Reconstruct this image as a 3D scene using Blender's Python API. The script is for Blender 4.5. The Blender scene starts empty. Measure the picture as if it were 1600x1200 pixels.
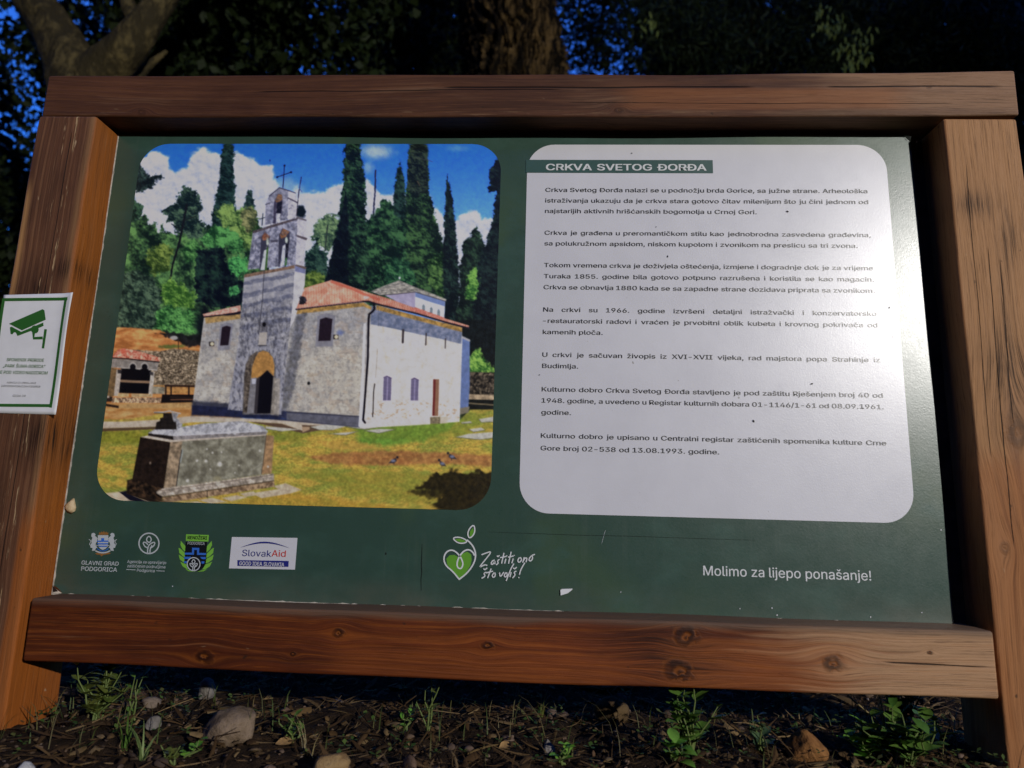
import bpy, bmesh, math, random, os, mathutils.geometry
import numpy as np
from mathutils import Vector, Matrix
random.seed(11); RNG = np.random.default_rng(11)
sc = bpy.context.scene; COL = sc.collection
rad = math.radians

# ------------------------------------------------------------------ camera, sky, lamp, exposure
ZB = .915                                          # height of the panel's top edge over the soil, metres
CAM = np.array((.07136623, -.90458802, ZB-.58206351))
RIGHT = np.array((.99873943, .04283, .02617)); DOWN = np.array((.0183, .17483, -.98443)); FWD = np.array((-.04671, .98367, .17383))
def w_dir(v): return np.array((v[0], v[1], v[2]))
cam = bpy.data.objects.new('camera', bpy.data.cameras.new('camera')); COL.objects.link(cam)
cam.data.sensor_width = 36; cam.data.lens = 22.5; cam.data.clip_start = .02; cam.data.clip_end = 2000
cam.matrix_world = Matrix(((RIGHT[0], -DOWN[0], -FWD[0], CAM[0]), (RIGHT[1], -DOWN[1], -FWD[1], CAM[1]), (RIGHT[2], -DOWN[2], -FWD[2], CAM[2]), (0, 0, 0, 1)))
cam.data.dof.use_dof = True; cam.data.dof.focus_distance = 1.02; cam.data.dof.aperture_fstop = 3.6
sc.camera = cam
wd = bpy.data.worlds.new('World'); sc.world = wd; wd.use_nodes = True
nt = wd.node_tree; bg = nt.nodes['Background']
sky = nt.nodes.new('ShaderNodeTexSky'); sky.sky_type = 'NISHITA'; sky.sun_disc = False
sky.sun_elevation = rad(1.0); sky.sun_rotation = rad(0); sky.ozone_density = 7.0; sky.air_density = 1.0; sky.dust_density = .2
hs = nt.nodes.new('ShaderNodeHueSaturation'); hs.inputs['Saturation'].default_value = .97
nt.links.new(sky.outputs[0], hs.inputs['Color']); nt.links.new(hs.outputs[0], bg.inputs['Color'])
bg.inputs['Strength'].default_value = SKY_STRENGTH = 1.25
LAMP = np.array((5.1, -6.1, 2.8))                 # the park lamp that lights the board, up and to the right behind the viewer
ld = bpy.data.lights.new('park_lamp_light', 'SPOT'); ld.energy = 2150; ld.color = (1, .965, .92); ld.shadow_soft_size = .07; ld.spot_size = rad(84); ld.spot_blend = 1.
lo = bpy.data.objects.new('park_lamp_light', ld); COL.objects.link(lo); lo.location = LAMP
lo.rotation_euler = (Vector((.1, 0, .45))-Vector(LAMP)).to_track_quat('-Z', 'Y').to_euler()
sc.view_settings.view_transform = 'Standard'; sc.view_settings.look = 'None'; sc.view_settings.exposure = 0; sc.view_settings.gamma = 1
PRINT_GAIN = 1.95
sc.cycles.max_bounces = 5; sc.cycles.caustics_reflective = False; sc.cycles.caustics_refractive = False

# pixel of the 1600 x 1200 photograph -> point on a plane standing at depth y, or at height z
def ray(px, py): return FWD+RIGHT*(px-800)/1000+DOWN*(py-600)/1000
def aty(px, py, y):
    d = ray(px, py); return CAM+d*(y-CAM[1])/d[1]
def atz(px, py, z=0.):
    d = ray(px, py); return CAM+d*(z-CAM[2])/d[2]
D = .0557                                          # depth of the panel's face behind the front of the posts

# ------------------------------------------------------------------ helpers
def obj(name, me, parent=None, mats=()):
    o = bpy.data.objects.new(name, me); COL.objects.link(o)
    for m in mats: me.materials.append(m)
    if parent: o.parent = parent
    return o
def thing(name, label, cat, loc=(0, 0, 0), group=None):
    o = bpy.data.objects.new(name, None); COL.objects.link(o); o.location = loc; o.empty_display_size = .1
    return tag(o, label, cat, group)
def tag(o, label, cat, group=None, kind=None):
    if label: o['label'] = label
    if cat: o['category'] = cat
    if group: o['group'] = group
    if kind: o['kind'] = kind
    return o
def mesh(name, V, F, smooth=False):
    me = bpy.data.meshes.new(name); me.from_pydata([tuple(map(float, v)) for v in V], [], [tuple(f) for f in F]); me.update()
    if smooth: me.shade_smooth()
    return me
def from_bm(name, bm, smooth=False):
    me = bpy.data.meshes.new(name); bm.normal_update(); bm.to_mesh(me); bm.free()
    if smooth: me.shade_smooth()
    return me
class Ex:                                          # a float in a node tree, with arithmetic
    def __init__(s, t, k): s.t, s.k = t, k
    def _m(s, op, *a, clamp=False):
        n = s.t.nodes.new('ShaderNodeMath'); n.operation = op; n.use_clamp = clamp
        for i, v in enumerate((s,)+a):
            if isinstance(v, Ex): s.t.links.new(v.k, n.inputs[i])
            else: n.inputs[i].default_value = v
        return Ex(s.t, n.outputs[0])
    def __add__(s, o): return s._m('ADD', o)
    __radd__ = __add__
    def __mul__(s, o): return s._m('MULTIPLY', o)
    __rmul__ = __mul__
    def __sub__(s, o): return s._m('SUBTRACT', o)
    def __rsub__(s, o): return (s*-1)+o
    def __truediv__(s, o): return s._m('DIVIDE', o)
    def pow(s, o): return s._m('POWER', o)
    def exp(s): return s._m('EXPONENT')
    def sqrt(s): return s._m('SQRT')
    def sin(s): return s._m('SINE')
    def abs(s): return s._m('ABSOLUTE')
    def max(s, o): return s._m('MAXIMUM', o)
    def min(s, o): return s._m('MINIMUM', o)
    def clamp(s): return s._m('ADD', 0., clamp=True)
    def step(s, a, b):
        n = s.t.nodes.new('ShaderNodeMapRange'); n.interpolation_type = 'SMOOTHSTEP'; s.t.links.new(s.k, n.inputs[0])
        n.inputs[1].default_value, n.inputs[2].default_value = (a, b) if a < b else (b, a)
        n.inputs[3].default_value, n.inputs[4].default_value = (0, 1) if a < b else (1, 0)
        return Ex(s.t, n.outputs[0])
class Mat:
    def __init__(s, name, rough=.6, spec=.3):
        s.m = bpy.data.materials.new(name); s.m.use_nodes = True; s.t = s.m.node_tree; s.b = s.t.nodes['Principled BSDF']
        s.b.inputs['Roughness'].default_value = rough; s.b.inputs['Specular IOR Level'].default_value = spec
    def xyz(s, src='Object'):
        c = s.t.nodes.new('ShaderNodeTexCoord'); x = s.t.nodes.new('ShaderNodeSeparateXYZ'); s.t.links.new(c.outputs[src], x.inputs[0])
        return [Ex(s.t, x.outputs[i]) for i in range(3)]
    def vec(s, *a):
        n = s.t.nodes.new('ShaderNodeCombineXYZ')
        for i, v in enumerate(a):
            if isinstance(v, Ex): s.t.links.new(v.k, n.inputs[i])
            else: n.inputs[i].default_value = v
        return n.outputs[0]
    def noise(s, vec, scale=1., detail=3., rough=.5, dist=0.):
        n = s.t.nodes.new('ShaderNodeTexNoise'); s.t.links.new(vec, n.inputs['Vector']); n.inputs['Scale'].default_value = scale
        n.inputs['Detail'].default_value = detail; n.inputs['Roughness'].default_value = rough; n.inputs['Distortion'].default_value = dist
        return Ex(s.t, n.outputs[0])
    def mix(s, a, b, f, mode='MIX'):
        n = s.t.nodes.new('ShaderNodeMix'); n.data_type = 'RGBA'; n.blend_type = mode
        for v, i in ((a, 6), (b, 7)):
            if isinstance(v, (tuple, list)): n.inputs[i].default_value = tuple(v)+(1,)
            else: s.t.links.new(v, n.inputs[i])
        if isinstance(f, Ex): s.t.links.new(f.k, n.inputs[0])
        else: n.inputs[0].default_value = f
        return n.outputs[2]
    def color(s, c):
        if isinstance(c, (tuple, list)): s.b.inputs['Base Color'].default_value = tuple(c)+(1,)
        else: s.t.links.new(c, s.b.inputs['Base Color'])
    def rough(s, e): s.t.links.new(e.k, s.b.inputs['Roughness'])
    def bump(s, h, dist=.001, strength=1.):
        n = s.t.nodes.new('ShaderNodeBump'); n.inputs['Strength'].default_value = strength; n.inputs['Distance'].default_value = dist
        s.t.links.new(h.k, n.inputs['Height']); s.t.links.new(n.outputs[0], s.b.inputs['Normal'])

def wood(name, axis, dark, mid, light, tan, knots=(), seed=0., line=70., tan_bias=0., tan_ramp=(0., 0.), chips=None, scr=0., stain=(), cracks=(), lines_amt=.6, hot=(), grey_top=None, rough=.5):
    """stained softwood: grain running along one axis and bending round knots, with paler worn patches"""
    M = Mat(name, rough, .22); x, y, z = M.xyz()
    u, v = (x, z) if axis == 'x' else (z, x)
    w = y
    wob = M.noise(M.vec(u*1.1+seed, v*3., w*3.), 1., 2.)-.5
    wob2 = M.noise(M.vec(u*5.+seed, v*14., w*9.), 1., 2.)-.5
    g = v+w*.55+wob*.05+wob2*.007
    core = None; ring = None; wk = M.noise(M.vec(u*55.+seed, v*75., w*20.), 1., 3., .6)-.5
    for (uk, vk, r) in knots:
        du = (u-uk)/(r*2.2); dv = (v-vk)/(r*1.25); q = ((du*du+dv*dv)*-.9).exp()
        g = g*(1-q*.92)+q*(vk*.92)
        a = (u-uk+wob2*r*1.3+wk*r*1.1)/(r*1.0); b = (v-vk+wob2*r*1.2-wk*r*.9)/(r*.72); rr = (a*a+b*b).sqrt()
        c = (rr.step(1.15, .35)*(wk*1.2+.95)).clamp()*(w.step(.03, .0)); rg = ((rr*9.+wk*9.).sin()*.5+.5).pow(3.)*c
        core = c if core is None else core.max(c); ring = rg if ring is None else ring.max(rg)
    n1 = M.noise(M.vec(u*.45+seed, g*line*.35, w*4.+seed), 1., 4., .6)
    n2 = M.noise(M.vec(u*2.2+seed, g*line*2.6, w*30.), 1., 4., .62)
    n3 = M.noise(M.vec(u*14.+seed, g*line*9., w*120.), 1., 4., .7)
    blot = M.noise(M.vec(u*7.+seed*2., v*19., w*15.), 1., 4., .62)
    sl = ((g*line+n1*4.5)*6.283).sin()*.5+.5
    late = sl.pow(5.)
    base = M.mix(dark, mid, ((n1-.5)*2.0+(n2-.5)*.9+(blot-.5)*1.5+.5).clamp())
    base = M.mix(base, light, (late*lines_amt*(blot*1.5-.3)*(n2*1.3-.1)).clamp())
    base = M.mix(base, dark, ((n2.step(.56, .80))*.30).clamp())
    big = M.noise(M.vec(u*2.4+seed*3., g*16., w*9.), 1., 4., .6)
    along = u.step(*tan_ramp) if tan_ramp[0] != tan_ramp[1] else 0.
    tm = (big+along*.42+tan_bias+(n2-.5)*.5).step(.52, .86)
    base = M.mix(base, tan, tm)
    base = M.mix(base, tuple(.55*a for a in tan), (tm*n3.step(.5, .72)*.6).clamp())
    for (u0, u1, v0, v1, amt, col) in hot:         # worn or still well stained areas with soft ragged edges
        e = (u+wob2*.1).step(u0-.03, u0+.03)*(u+wob2*.1).step(u1+.03, u1-.03)*(v+wob2*.012).step(v0-.004, v0+.004)*(v+wob2*.012).step(v1+.004, v1-.004)
        base = M.mix(base, col, (e*amt*(n2*.9+.45)).clamp())
    for (u0, v0, ru, rv, amt) in stain:
        a = (u-u0)/ru; b = (v-v0)/rv; e = ((a*a+b*b)*-1.).exp()*((n3+n2*.6-.25).step(.42, .72)*1.1+.12)
        base = M.mix(base, tuple(.22*c for c in dark), (e*amt).clamp())
    hgt = n2*.6+n3*.5-late*.12
    base = M.mix(base, tuple(.45*a for a in dark), (n3.step(.52, .72)*.5).clamp()); base = M.mix(base, light, (n3.step(.45, .30)*.30).clamp())
    for (u0, u1, v0, slope, wd_) in cracks:
        c = (v-v0-(u-u0)*slope+wob2*.006+(n2-.5)*.0025).abs().step(wd_, wd_*.25)*u.step(u0, u0+.02)*u.step(u1, u1-.03)*w.step(.03, .02)
        base = M.mix(base, (.012, .006, .004), (c*.9).clamp()); hgt = hgt-c*1.2
    if chips:
        for (v0, v1, th, cu) in chips:
            pn = M.noise(M.vec(u*16.+seed, v*230., 0.), 1., 3., .65)
            c = pn.step(th, th+.05)*v.step(v0-.002, v0+.001)*v.step(v1+.002, v1-.001)*w.step(.02, .0)
            base = M.mix(base, cu, (c*.85).clamp()); hgt = hgt-c*.5
    if scr:
        pn = M.noise(M.vec(u*42.+seed, v*120., w*60.), 1., 2., .5)
        base = M.mix(base, (.5, .36, .22), (pn.step(.74, .80)*scr).clamp())
        pn = M.noise(M.vec(u*60., v*90., w*60.), 1., 2., .5); base = M.mix(base, (.02, .012, .008), (pn.step(.72, .80)*.7).clamp())
    if core is not None:
        base = M.mix(base, tuple(.24*a for a in dark), (core*.9).clamp()); base = M.mix(base, light, (ring*.42).clamp()); hgt = hgt-ring*.5+core*.3
    if grey_top is not None:
        gt = (v+wob2*.016+(n2-.5)*.008).step(grey_top-.006, grey_top+.006); base = M.mix(base, (.125, .082, .055), (gt*(.35+n3*.9)).clamp())
    M.color(base); M.bump(hgt, .0015, 1.); M.rough((n2*.3+n3*.25+rough-.16).clamp())
    return M.m
def beam(name, x0, x1, y0, y1, z0, z1, mat, parent, r=.005, axis='x', warp=.0012, seed=0):
    """a sawn timber with rounded arrises and slightly wavering faces"""
    bm = bmesh.new(); bmesh.ops.create_cube(bm, size=1)
    bmesh.ops.scale(bm, vec=(x1-x0, y1-y0, z1-z0), verts=bm.verts); bmesh.ops.translate(bm, vec=((x0+x1)/2, (y0+y1)/2, (z0+z1)/2), verts=bm.verts)
    k = 0 if axis == 'x' else 2
    long_e = [e for e in bm.edges if abs((e.verts[0].co-e.verts[1].co)[k]) > .3]
    bmesh.ops.subdivide_edges(bm, edges=long_e, cuts=26)
    bm.normal_update()
    ed = [e for e in bm.edges if len(e.link_faces) == 2 and e.calc_face_angle(0) > .8]
    bmesh.ops.bevel(bm, geom=ed, offset=r, segments=3, profile=.5, affect='EDGES')
    for v in bm.verts:
        t = v.co[k]*5+seed
        v.co.y += warp*math.sin(t*1.3+v.co[2-k]*9)+.4*warp*math.sin(t*4.1+v.co[2-k]*31)
        v.co[2-k] += warp*math.sin(t*.9+2+v.co.y*20)+.5*warp*math.sin(t*3.3)
    o = obj(name, from_bm(name, bm, True), parent, [mat]); wn = o.modifiers.new('even_faces', 'WEIGHTED_NORMAL'); wn.keep_sharp = False; wn.weight = 80
    return o
def plain(name, c, rough=.5, spec=.3, var=.0, vs=40., bump=0.):
    M = Mat(name, rough, spec)
    if var:
        x, y, z = M.xyz(); n = M.noise(M.vec(x, y, z), vs, 4., .6)
        M.color(M.mix(tuple(a*(1-var) for a in c), tuple(min(1, a*(1+var)) for a in c), n.step(.3, .7)))
        if bump: M.bump(n, bump)
    else: M.color(c)
    return M.m
# ------------------------------------------------------------------ the printed photograph on the board
# A flat print: its colours are worked out per point of a fine sheet from shapes and noise.
def _hash(ix, iy, s):
    h = (ix.astype(np.int64)*374761393 + iy.astype(np.int64)*668265263 + s*974634777) & 0x7fffffff
    h = ((h ^ (h >> 13))*1274126177) & 0x7fffffff
    return ((h ^ (h >> 16)) & 0xffff)/65535.0
def vnoise(x, y, s=0):
    ix = np.floor(x); iy = np.floor(y); fx = x-ix; fy = y-iy
    fx = fx*fx*(3-2*fx); fy = fy*fy*(3-2*fy)
    a = _hash(ix, iy, s); b = _hash(ix+1, iy, s); c = _hash(ix, iy+1, s); d = _hash(ix+1, iy+1, s)
    return (a*(1-fx)+b*fx)*(1-fy)+(c*(1-fx)+d*fx)*fy
def fbm(x, y, s=0, o=4, g=.5):
    t = 0; a = 1; n = 0
    for k in range(o):
        ca, sa = math.cos(.6+k*1.1), math.sin(.6+k*1.1)
        t = t+a*vnoise((x*ca-y*sa)*2**k+k*17.3, (x*sa+y*ca)*2**k+k*5.1, s+k); n += a; a *= g
    return t/n
def sstep(a, b, x):
    t = np.clip((x-a)/(b-a), 0, 1); return t*t*(3-2*t)

class Print:
    def __init__(self, X, Y):
        self.X, self.Y = X, Y
        self.C = np.zeros(X.shape+(3,)); self.C[:] = (60, 120, 220)
    def sd(self, pts, X, Y):
        pts = np.array(pts, float); inside = np.zeros(X.shape, bool); d = np.full(X.shape, 1e9)
        n = len(pts)
        for i in range(n):
            ax, ay = pts[i]; bx, by = pts[(i+1) % n]
            ex, ey = bx-ax, by-ay
            t = np.clip(((X-ax)*ex+(Y-ay)*ey)/(ex*ex+ey*ey+1e-9), 0, 1)
            d = np.minimum(d, np.hypot(X-ax-t*ex, Y-ay-t*ey))
            cr = ((ay > Y) != (by > Y)) & (X < (bx-ax)*(Y-ay)/(by-ay+1e-12)+ax)
            inside ^= cr
        return np.where(inside, d, -d)
    def win(self, pts, m):
        p = np.array(pts, float)
        ok = (self.X > p[:, 0].min()-m) & (self.X < p[:, 0].max()+m) & (self.Y > p[:, 1].min()-m) & (self.Y < p[:, 1].max()+m)
        r = np.where(ok.any(1))[0]; c = np.where(ok.any(0))[0]
        if len(r) == 0 or len(c) == 0: return None
        return (slice(r[0], r[-1]+1), slice(c[0], c[-1]+1))
    def put(self, w, m, col):
        m = m[..., None]; self.C[w] = self.C[w]*(1-m)+np.asarray(col, float)*m
    def poly(self, pts, col, soft=.6, tex=0, ts=3., s=1, edge=0, es=4., op=1., col2=None, sx=1., sy=1.):
        w = self.win(pts, 4+edge*2+soft*2)
        if w is None: return
        X, Y = self.X[w], self.Y[w]
        d = self.sd(pts, X, Y)
        if edge: d = d+(fbm(X/es, Y/es, s+50, 3)-.5)*2*edge
        m = sstep(-soft, soft, d)*op
        c = np.zeros(X.shape+(3,)); c[:] = col
        if tex or col2 is not None:
            n = fbm(X/ts*sx, Y/ts*sy, s, 4, .6)
            n = np.clip((n-.5)*2.2+.5, 0, 1)
            if col2 is not None: c = c*(1-n[..., None])+np.array(col2, float)*n[..., None]
            if tex: c = c*(1+tex*(2*n[..., None]-1))
        self.put(w, m, c)
    def line(self, pts, wd, col, op=1., edge=0):
        w = self.win(pts, wd+3)
        if w is None: return
        X, Y = self.X[w], self.Y[w]; d = np.full(X.shape, 1e9)
        for (ax, ay), (bx, by) in zip(pts[:-1], pts[1:]):
            ex, ey = bx-ax, by-ay
            t = np.clip(((X-ax)*ex+(Y-ay)*ey)/(ex*ex+ey*ey+1e-9), 0, 1)
            d = np.minimum(d, np.hypot(X-ax-t*ex, Y-ay-t*ey))
        if edge: d = d+(fbm(X/3, Y/3, 7, 2)-.5)*2*edge
        self.put(w, sstep(wd/2+.5, wd/2-.5, d)*op, col)
    def blob(self, cx, cy, rx, ry, col, soft=.3, op=1., noise=0, ns=4., s=3):
        w = self.win([(cx-rx*1.4, cy-ry*1.4), (cx+rx*1.4, cy+ry*1.4)], 3)
        if w is None: return
        X, Y = self.X[w], self.Y[w]
        r = np.hypot((X-cx)/rx, (Y-cy)/ry)
        if noise: r = r+(fbm(X/ns, Y/ns, s, 3)-.5)*2*noise
        self.put(w, sstep(1+soft, 1-soft, r)*op, col)
    def leaf(self, pts, dark, light, edge=4, es=6., s=1, k=0., ts=7., holes=0., lx=.35, ly=-.5, mid=None):
        """foliage: a ragged outline, clumps lit from the upper right, dark hollows between"""
        w = self.win(pts, 6+edge*2)
        if w is None: return
        X, Y = self.X[w], self.Y[w]
        d = self.sd(pts, X, Y)
        d = d+(fbm(X/es/1.4, Y/es/1.4, s+9, 5, .72)-.5)*4.2*edge
        m = sstep(-1.6, 1.6, d+(fbm(X/2.2, Y/2.2, s+31, 2)-.5)*2.6)
        e = 1.1
        big = fbm(X/ts, Y/ts, s, 3, .55)
        slope = (fbm((X+lx*e*2)/ts, (Y+ly*e*2)/ts, s, 4, .62)-fbm(X/ts, Y/ts, s, 4, .62))
        fine = fbm(X/1.9, Y/1.9, s+4, 2)
        mass = fbm(self.X[w]/21, self.Y[w]/17, 300, 4, .6)   # light and shade that run on from tree to tree
        cl = np.abs(fbm(X/ts*1.7, Y/ts*1.7, s+13, 3, .6)-.5)*2
        v = np.clip((big-.5)*1.5+(mass-.5)*1.5+.50+k-slope*2.9+(fine-.5)*.55-(cl < .1)*.10, 0, 1)**1.15
        dark = np.array(dark, float)*.92; light = np.array(light, float)*1.1; g_ = light.mean(); light = g_+(light-g_)*.9
        c = dark+(light-dark)*v[..., None]
        if holes: m = m*(1-sstep(1-holes, 1-holes+.08, fbm(X/3.3, Y/3.3, s+21, 3)))
        self.put(w, m, c)

def paint_print(X, Y):
    P = Print(X, Y)
    P.C[:] = np.array((38, 98, 226))+(np.array((92, 150, 244))-np.array((38, 98, 226)))*sstep(225, 380, Y)[..., None]
    # clouds
    def cloud(pts, s, edge=4):
        w = P.win(pts, 14); Xw, Yw = X[w], Y[w]
        d = P.sd(pts, Xw, Yw)+(fbm(Xw/15, Yw/12, s, 5, .58)-.5)*17+2.5
        m = sstep(-2.5, 5.5, d); t = 13.
        sh = fbm((Xw-3)/t, (Yw+4)/t, s+3, 5, .6)-fbm(Xw/t, Yw/t, s+3, 5, .6); rim = sstep(16, 2, d)
        v = np.clip(.58-sh*1.7+rim*.28+(fbm(Xw/34, Yw/26, s+7, 3)-.5)*.7, 0, 1)[..., None]
        P.put(w, m, np.array((150, 158, 190))*(1-v)+np.array((214, 215, 226))*v)
    cloud([(190, 262), (220, 250), (236, 236), (252, 238), (262, 247), (266, 262), (275, 272), (290, 262), (297, 250), (303, 241), (317, 235), (330, 244), (347, 244),
           (365, 236), (380, 241), (392, 251), (410, 259), (422, 262), (427, 277), (436, 292), (450, 330), (440, 420), (190, 420)], 3)
    cloud([(455, 330), (464, 290), (472, 300), (490, 301), (510, 307), (517, 297), (535, 286), (560, 280), (572, 284), (587, 297), (593, 308), (615, 304), (640, 306),
           (670, 304), (677, 325), (690, 334), (694, 344), (712, 345), (727, 336), (745, 333), (752, 344), (767, 342), (785, 348), (785, 480), (455, 480)], 5)
    P.blob(588, 237, 22, 10, (178, 188, 216), .8, .75, .3, 9, 2); P.blob(576, 262, 7, 8, (150, 172, 220), .9, .6, .3)
    P.blob(444, 290, 16, 11, (150, 172, 216), .9, .55, .3, 8); P.blob(462, 298, 12, 9, (150, 170, 215), .9, .5, .3, 8)
    P.blob(715, 232, 14, 4, (100, 150, 222), .9, .5, .3)
    big = fbm(X/26, Y/15, 77, 4)
    # --- far trees at the left
    D1, L1 = (16, 34, 30), (80, 122, 72)
    P.leaf([(205, 262), (219, 257), (228, 270), (240, 275), (253, 272), (255, 277), (244, 283), (238, 295), (228, 296), (222, 300), (205, 300)], (16, 28, 32), (52, 74, 68), 3, 4, 11)
    P.leaf([(196, 300), (208, 304), (214, 316), (224, 322), (222, 338), (214, 350), (214, 420), (190, 420)], D1, (52, 84, 60), 4, 5, 12)
    P.leaf([(190, 352), (212, 345), (226, 334), (232, 352), (243, 350), (247, 362), (254, 350), (260, 362), (276, 366), (300, 360), (330, 352), (350, 340), (392, 330),
            (420, 372), (420, 540), (130, 540), (130, 420)], D1, (86, 128, 70), 4, 7, 13, .0, 17)
    P.leaf([(254, 328), (266, 320), (276, 316), (279, 302), (287, 291), (303, 297), (313, 310), (317, 325), (313, 342), (322, 352), (318, 372), (300, 376), (290, 366), (276, 362),
            (270, 348), (262, 346)], (18, 34, 38), (72, 98, 74), 4, 5, 14, .05, 9, .14)
    P.line([(292, 320), (286, 352), (279, 385), (270, 414), (266, 440)], 3.2, (22, 24, 30), 1, .6)
    P.line([(288, 345), (306, 338)], 1.5, (24, 28, 32)); P.line([(284, 360), (268, 350)], 1.5, (24, 28, 32))
    P.leaf([(349, 215), (364, 215), (366, 250), (367, 307), (369, 352), (330, 356), (332, 330), (338, 305), (344, 262)], (12, 28, 30), (34, 60, 56), 2.5, 4, 15, 0, 8)
    P.leaf([(383, 312), (388, 297), (394, 298), (397, 312), (398, 326), (381, 326)], (20, 36, 40), (44, 66, 60), 2, 3, 16)
    P.leaf([(334, 335), (350, 316), (364, 318), (368, 330), (378, 324), (392, 322), (402, 330), (404, 372), (392, 392), (372, 380), (352, 362)], (34, 60, 32), (112, 140, 72), 4, 5, 17, .1, 9)
    P.leaf([(376, 332), (390, 322), (400, 330), (402, 352), (388, 366), (378, 352)], (50, 62, 40), (128, 128, 84), 3, 4, 18, .05, 8)
    P.leaf([(312, 372), (336, 352), (358, 356), (378, 372), (384, 392), (372, 398), (352, 386), (330, 392)], (24, 60, 36), (78, 138, 72), 4, 5, 19, .05, 10)
    P.leaf([(232, 392), (256, 380), (272, 392), (262, 420), (240, 430), (228, 412)], (44, 66, 30), (112, 132, 60), 5, 6, 20, .0, 8)
    P.leaf([(350, 410), (372, 398), (386, 406), (386, 424), (370, 432), (356, 426)], (20, 60, 40), (72, 146, 76), 4, 4, 21, .1, 9)
    P.leaf([(282, 392), (304, 372), (318, 388), (312, 412), (290, 412)], (26, 58, 36), (84, 136, 70), 5, 5, 22, 0, 9)
    P.leaf([(252, 446), (268, 434), (292, 450), (310, 466), (300, 484), (270, 480), (252, 470)], (44, 82, 34), (112, 152, 64), 5, 5, 23, .08, 9)
    P.leaf([(310, 392), (346, 386), (354, 410), (368, 436), (384, 440), (384, 480), (330, 484), (308, 470), (304, 430)], (8, 14, 28), (30, 54, 44), 5, 6, 24, -.1, 10)
    P.leaf([(358, 450), (372, 446), (374, 458), (360, 462)], (24, 66, 44), (70, 140, 78), 3, 4, 25, .1)
    P.leaf([(150, 440), (210, 424), (236, 430), (252, 452), (250, 500), (232, 520), (150, 520)], (24, 40, 36), (74, 96, 74), 5, 6, 26, .0, 8)
    P.leaf([(240, 488), (262, 476), (290, 484), (316, 490), (312, 520), (276, 524), (244, 512)], (28, 66, 36), (88, 146, 74), 5, 5, 27, .06, 8)
    P.blob(318, 505, 14, 26, (12, 16, 26), .5, .9, .4, 8)
    # --- trees behind the church
    P.leaf([(490, 352), (502, 340), (512, 334), (528, 336), (530, 372), (516, 392), (498, 386), (488, 374)], (44, 66, 56), (104, 130, 88), 4, 4, 31, .05, 8, .2)
    P.line([(512, 352), (508, 392)], 2, (40, 50, 50))
    P.leaf([(476, 395), (490, 388), (496, 372), (500, 390), (512, 396), (516, 450), (474, 450)], (14, 34, 36), (48, 76, 62), 3, 4, 32)
    P.leaf([(476, 432), (488, 422), (502, 424), (510, 436), (512, 452), (474, 452)], (40, 62, 28), (100, 120, 52), 3, 4, 33, .1)
    P.line([(587, 266), (586, 300), (583, 342)], 2.6, (38, 40, 62), 1, .8)
    P.leaf([(572, 345), (590, 330), (600, 306), (612, 318), (622, 328), (640, 320), (660, 340), (690, 372), (702, 400), (704, 480), (560, 480)], (10, 30, 28), (54, 92, 56), 4, 5, 34, -.02, 9)
    P.leaf([(625, 250), (630, 270), (633, 290), (636, 330), (630, 345), (615, 335), (616, 296), (619, 270)], (10, 26, 28), (36, 62, 54), 1.6, 4, 35, 0, 7)
    P.leaf([(540, 218), (563, 218), (566, 250), (571, 290), (572, 340), (577, 400), (580, 452), (505, 452), (512, 425), (521, 385), (530, 330), (536, 280)], (8, 22, 26), (46, 78, 52), 3, 5, 36, -.04, 8)
    P.leaf([(508, 440), (519, 396), (530, 345), (540, 300), (545, 350), (545, 452), (505, 452)], (8, 14, 26), (18, 34, 38), 2.5, 5, 37, -.2, 8)
    P.leaf([(641, 218), (667, 218), (669, 260), (671, 300), (680, 337), (690, 372), (702, 402), (700, 470), (640, 470), (634, 340), (635, 290)], (10, 26, 26), (56, 88, 50), 3, 5, 38, -.02, 8)
    P.leaf([(641, 218), (667, 218), (669, 262), (670, 300), (652, 306), (637, 296), (636, 270)], (12, 22, 26), (46, 60, 46), 2, 4, 39, -.05, 5)
    P.line([(650, 247), (668, 250), (676, 253)], .9, (60, 60, 60)); P.line([(652, 283), (656, 290)], 1, (140, 110, 80), .7)
    P.leaf([(600, 420), (616, 400), (640, 412), (650, 440), (640, 452), (604, 452)], (14, 44, 36), (56, 100, 62), 4, 4, 40, 0, 7)
    P.leaf([(667, 405), (690, 392), (704, 410), (706, 462), (690, 470), (668, 440)], (16, 40, 26), (76, 108, 56), 4, 4, 41, .0, 7, .1)
    P.leaf([(699, 272), (703, 292), (708, 315), (713, 372), (717, 420), (718, 520), (694, 520), (692, 400), (694, 345), (696, 305)], (10, 20, 28), (32, 54, 46), 1.8, 4, 42, -.06, 6)
    P.leaf([(722, 382), (732, 370), (745, 354), (752, 368), (757, 384), (770, 400), (775, 600), (700, 600), (716, 470), (720, 420)], (12, 24, 26), (40, 64, 46), 3, 5, 43, -.05, 7)
    P.leaf([(764, 268), (776, 250), (800, 236), (800, 600), (735, 600), (742, 430), (752, 398), (762, 372), (772, 330), (774, 300), (764, 300)], (8, 16, 26), (26, 44, 42), 3, 5, 44, -.12, 7)
    P.leaf([(728, 455), (733, 424), (744, 418), (748, 440), (744, 466), (730, 470)], (40, 84, 40), (104, 148, 66), 4, 4, 45, .1, 6)
    P.poly([(718, 500), (800, 500), (800, 660), (718, 660)], (16, 22, 24), 2, .35, 5, 46)
    P.leaf([(732, 560), (742, 546), (750, 545), (756, 560), (768, 572), (776, 582), (732, 584)], (40, 86, 36), (118, 156, 66), 3, 3, 47, .1, 6)
    P.poly([(728, 581), (800, 583), (800, 618), (728, 616)], (40, 34, 30), .8, .5, 3, 48, 0, 4, 1, (78, 70, 58))
    P.poly([(728, 616), (800, 618), (800, 626), (728, 624)], (150, 132, 108), .7, .2, 4)
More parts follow.
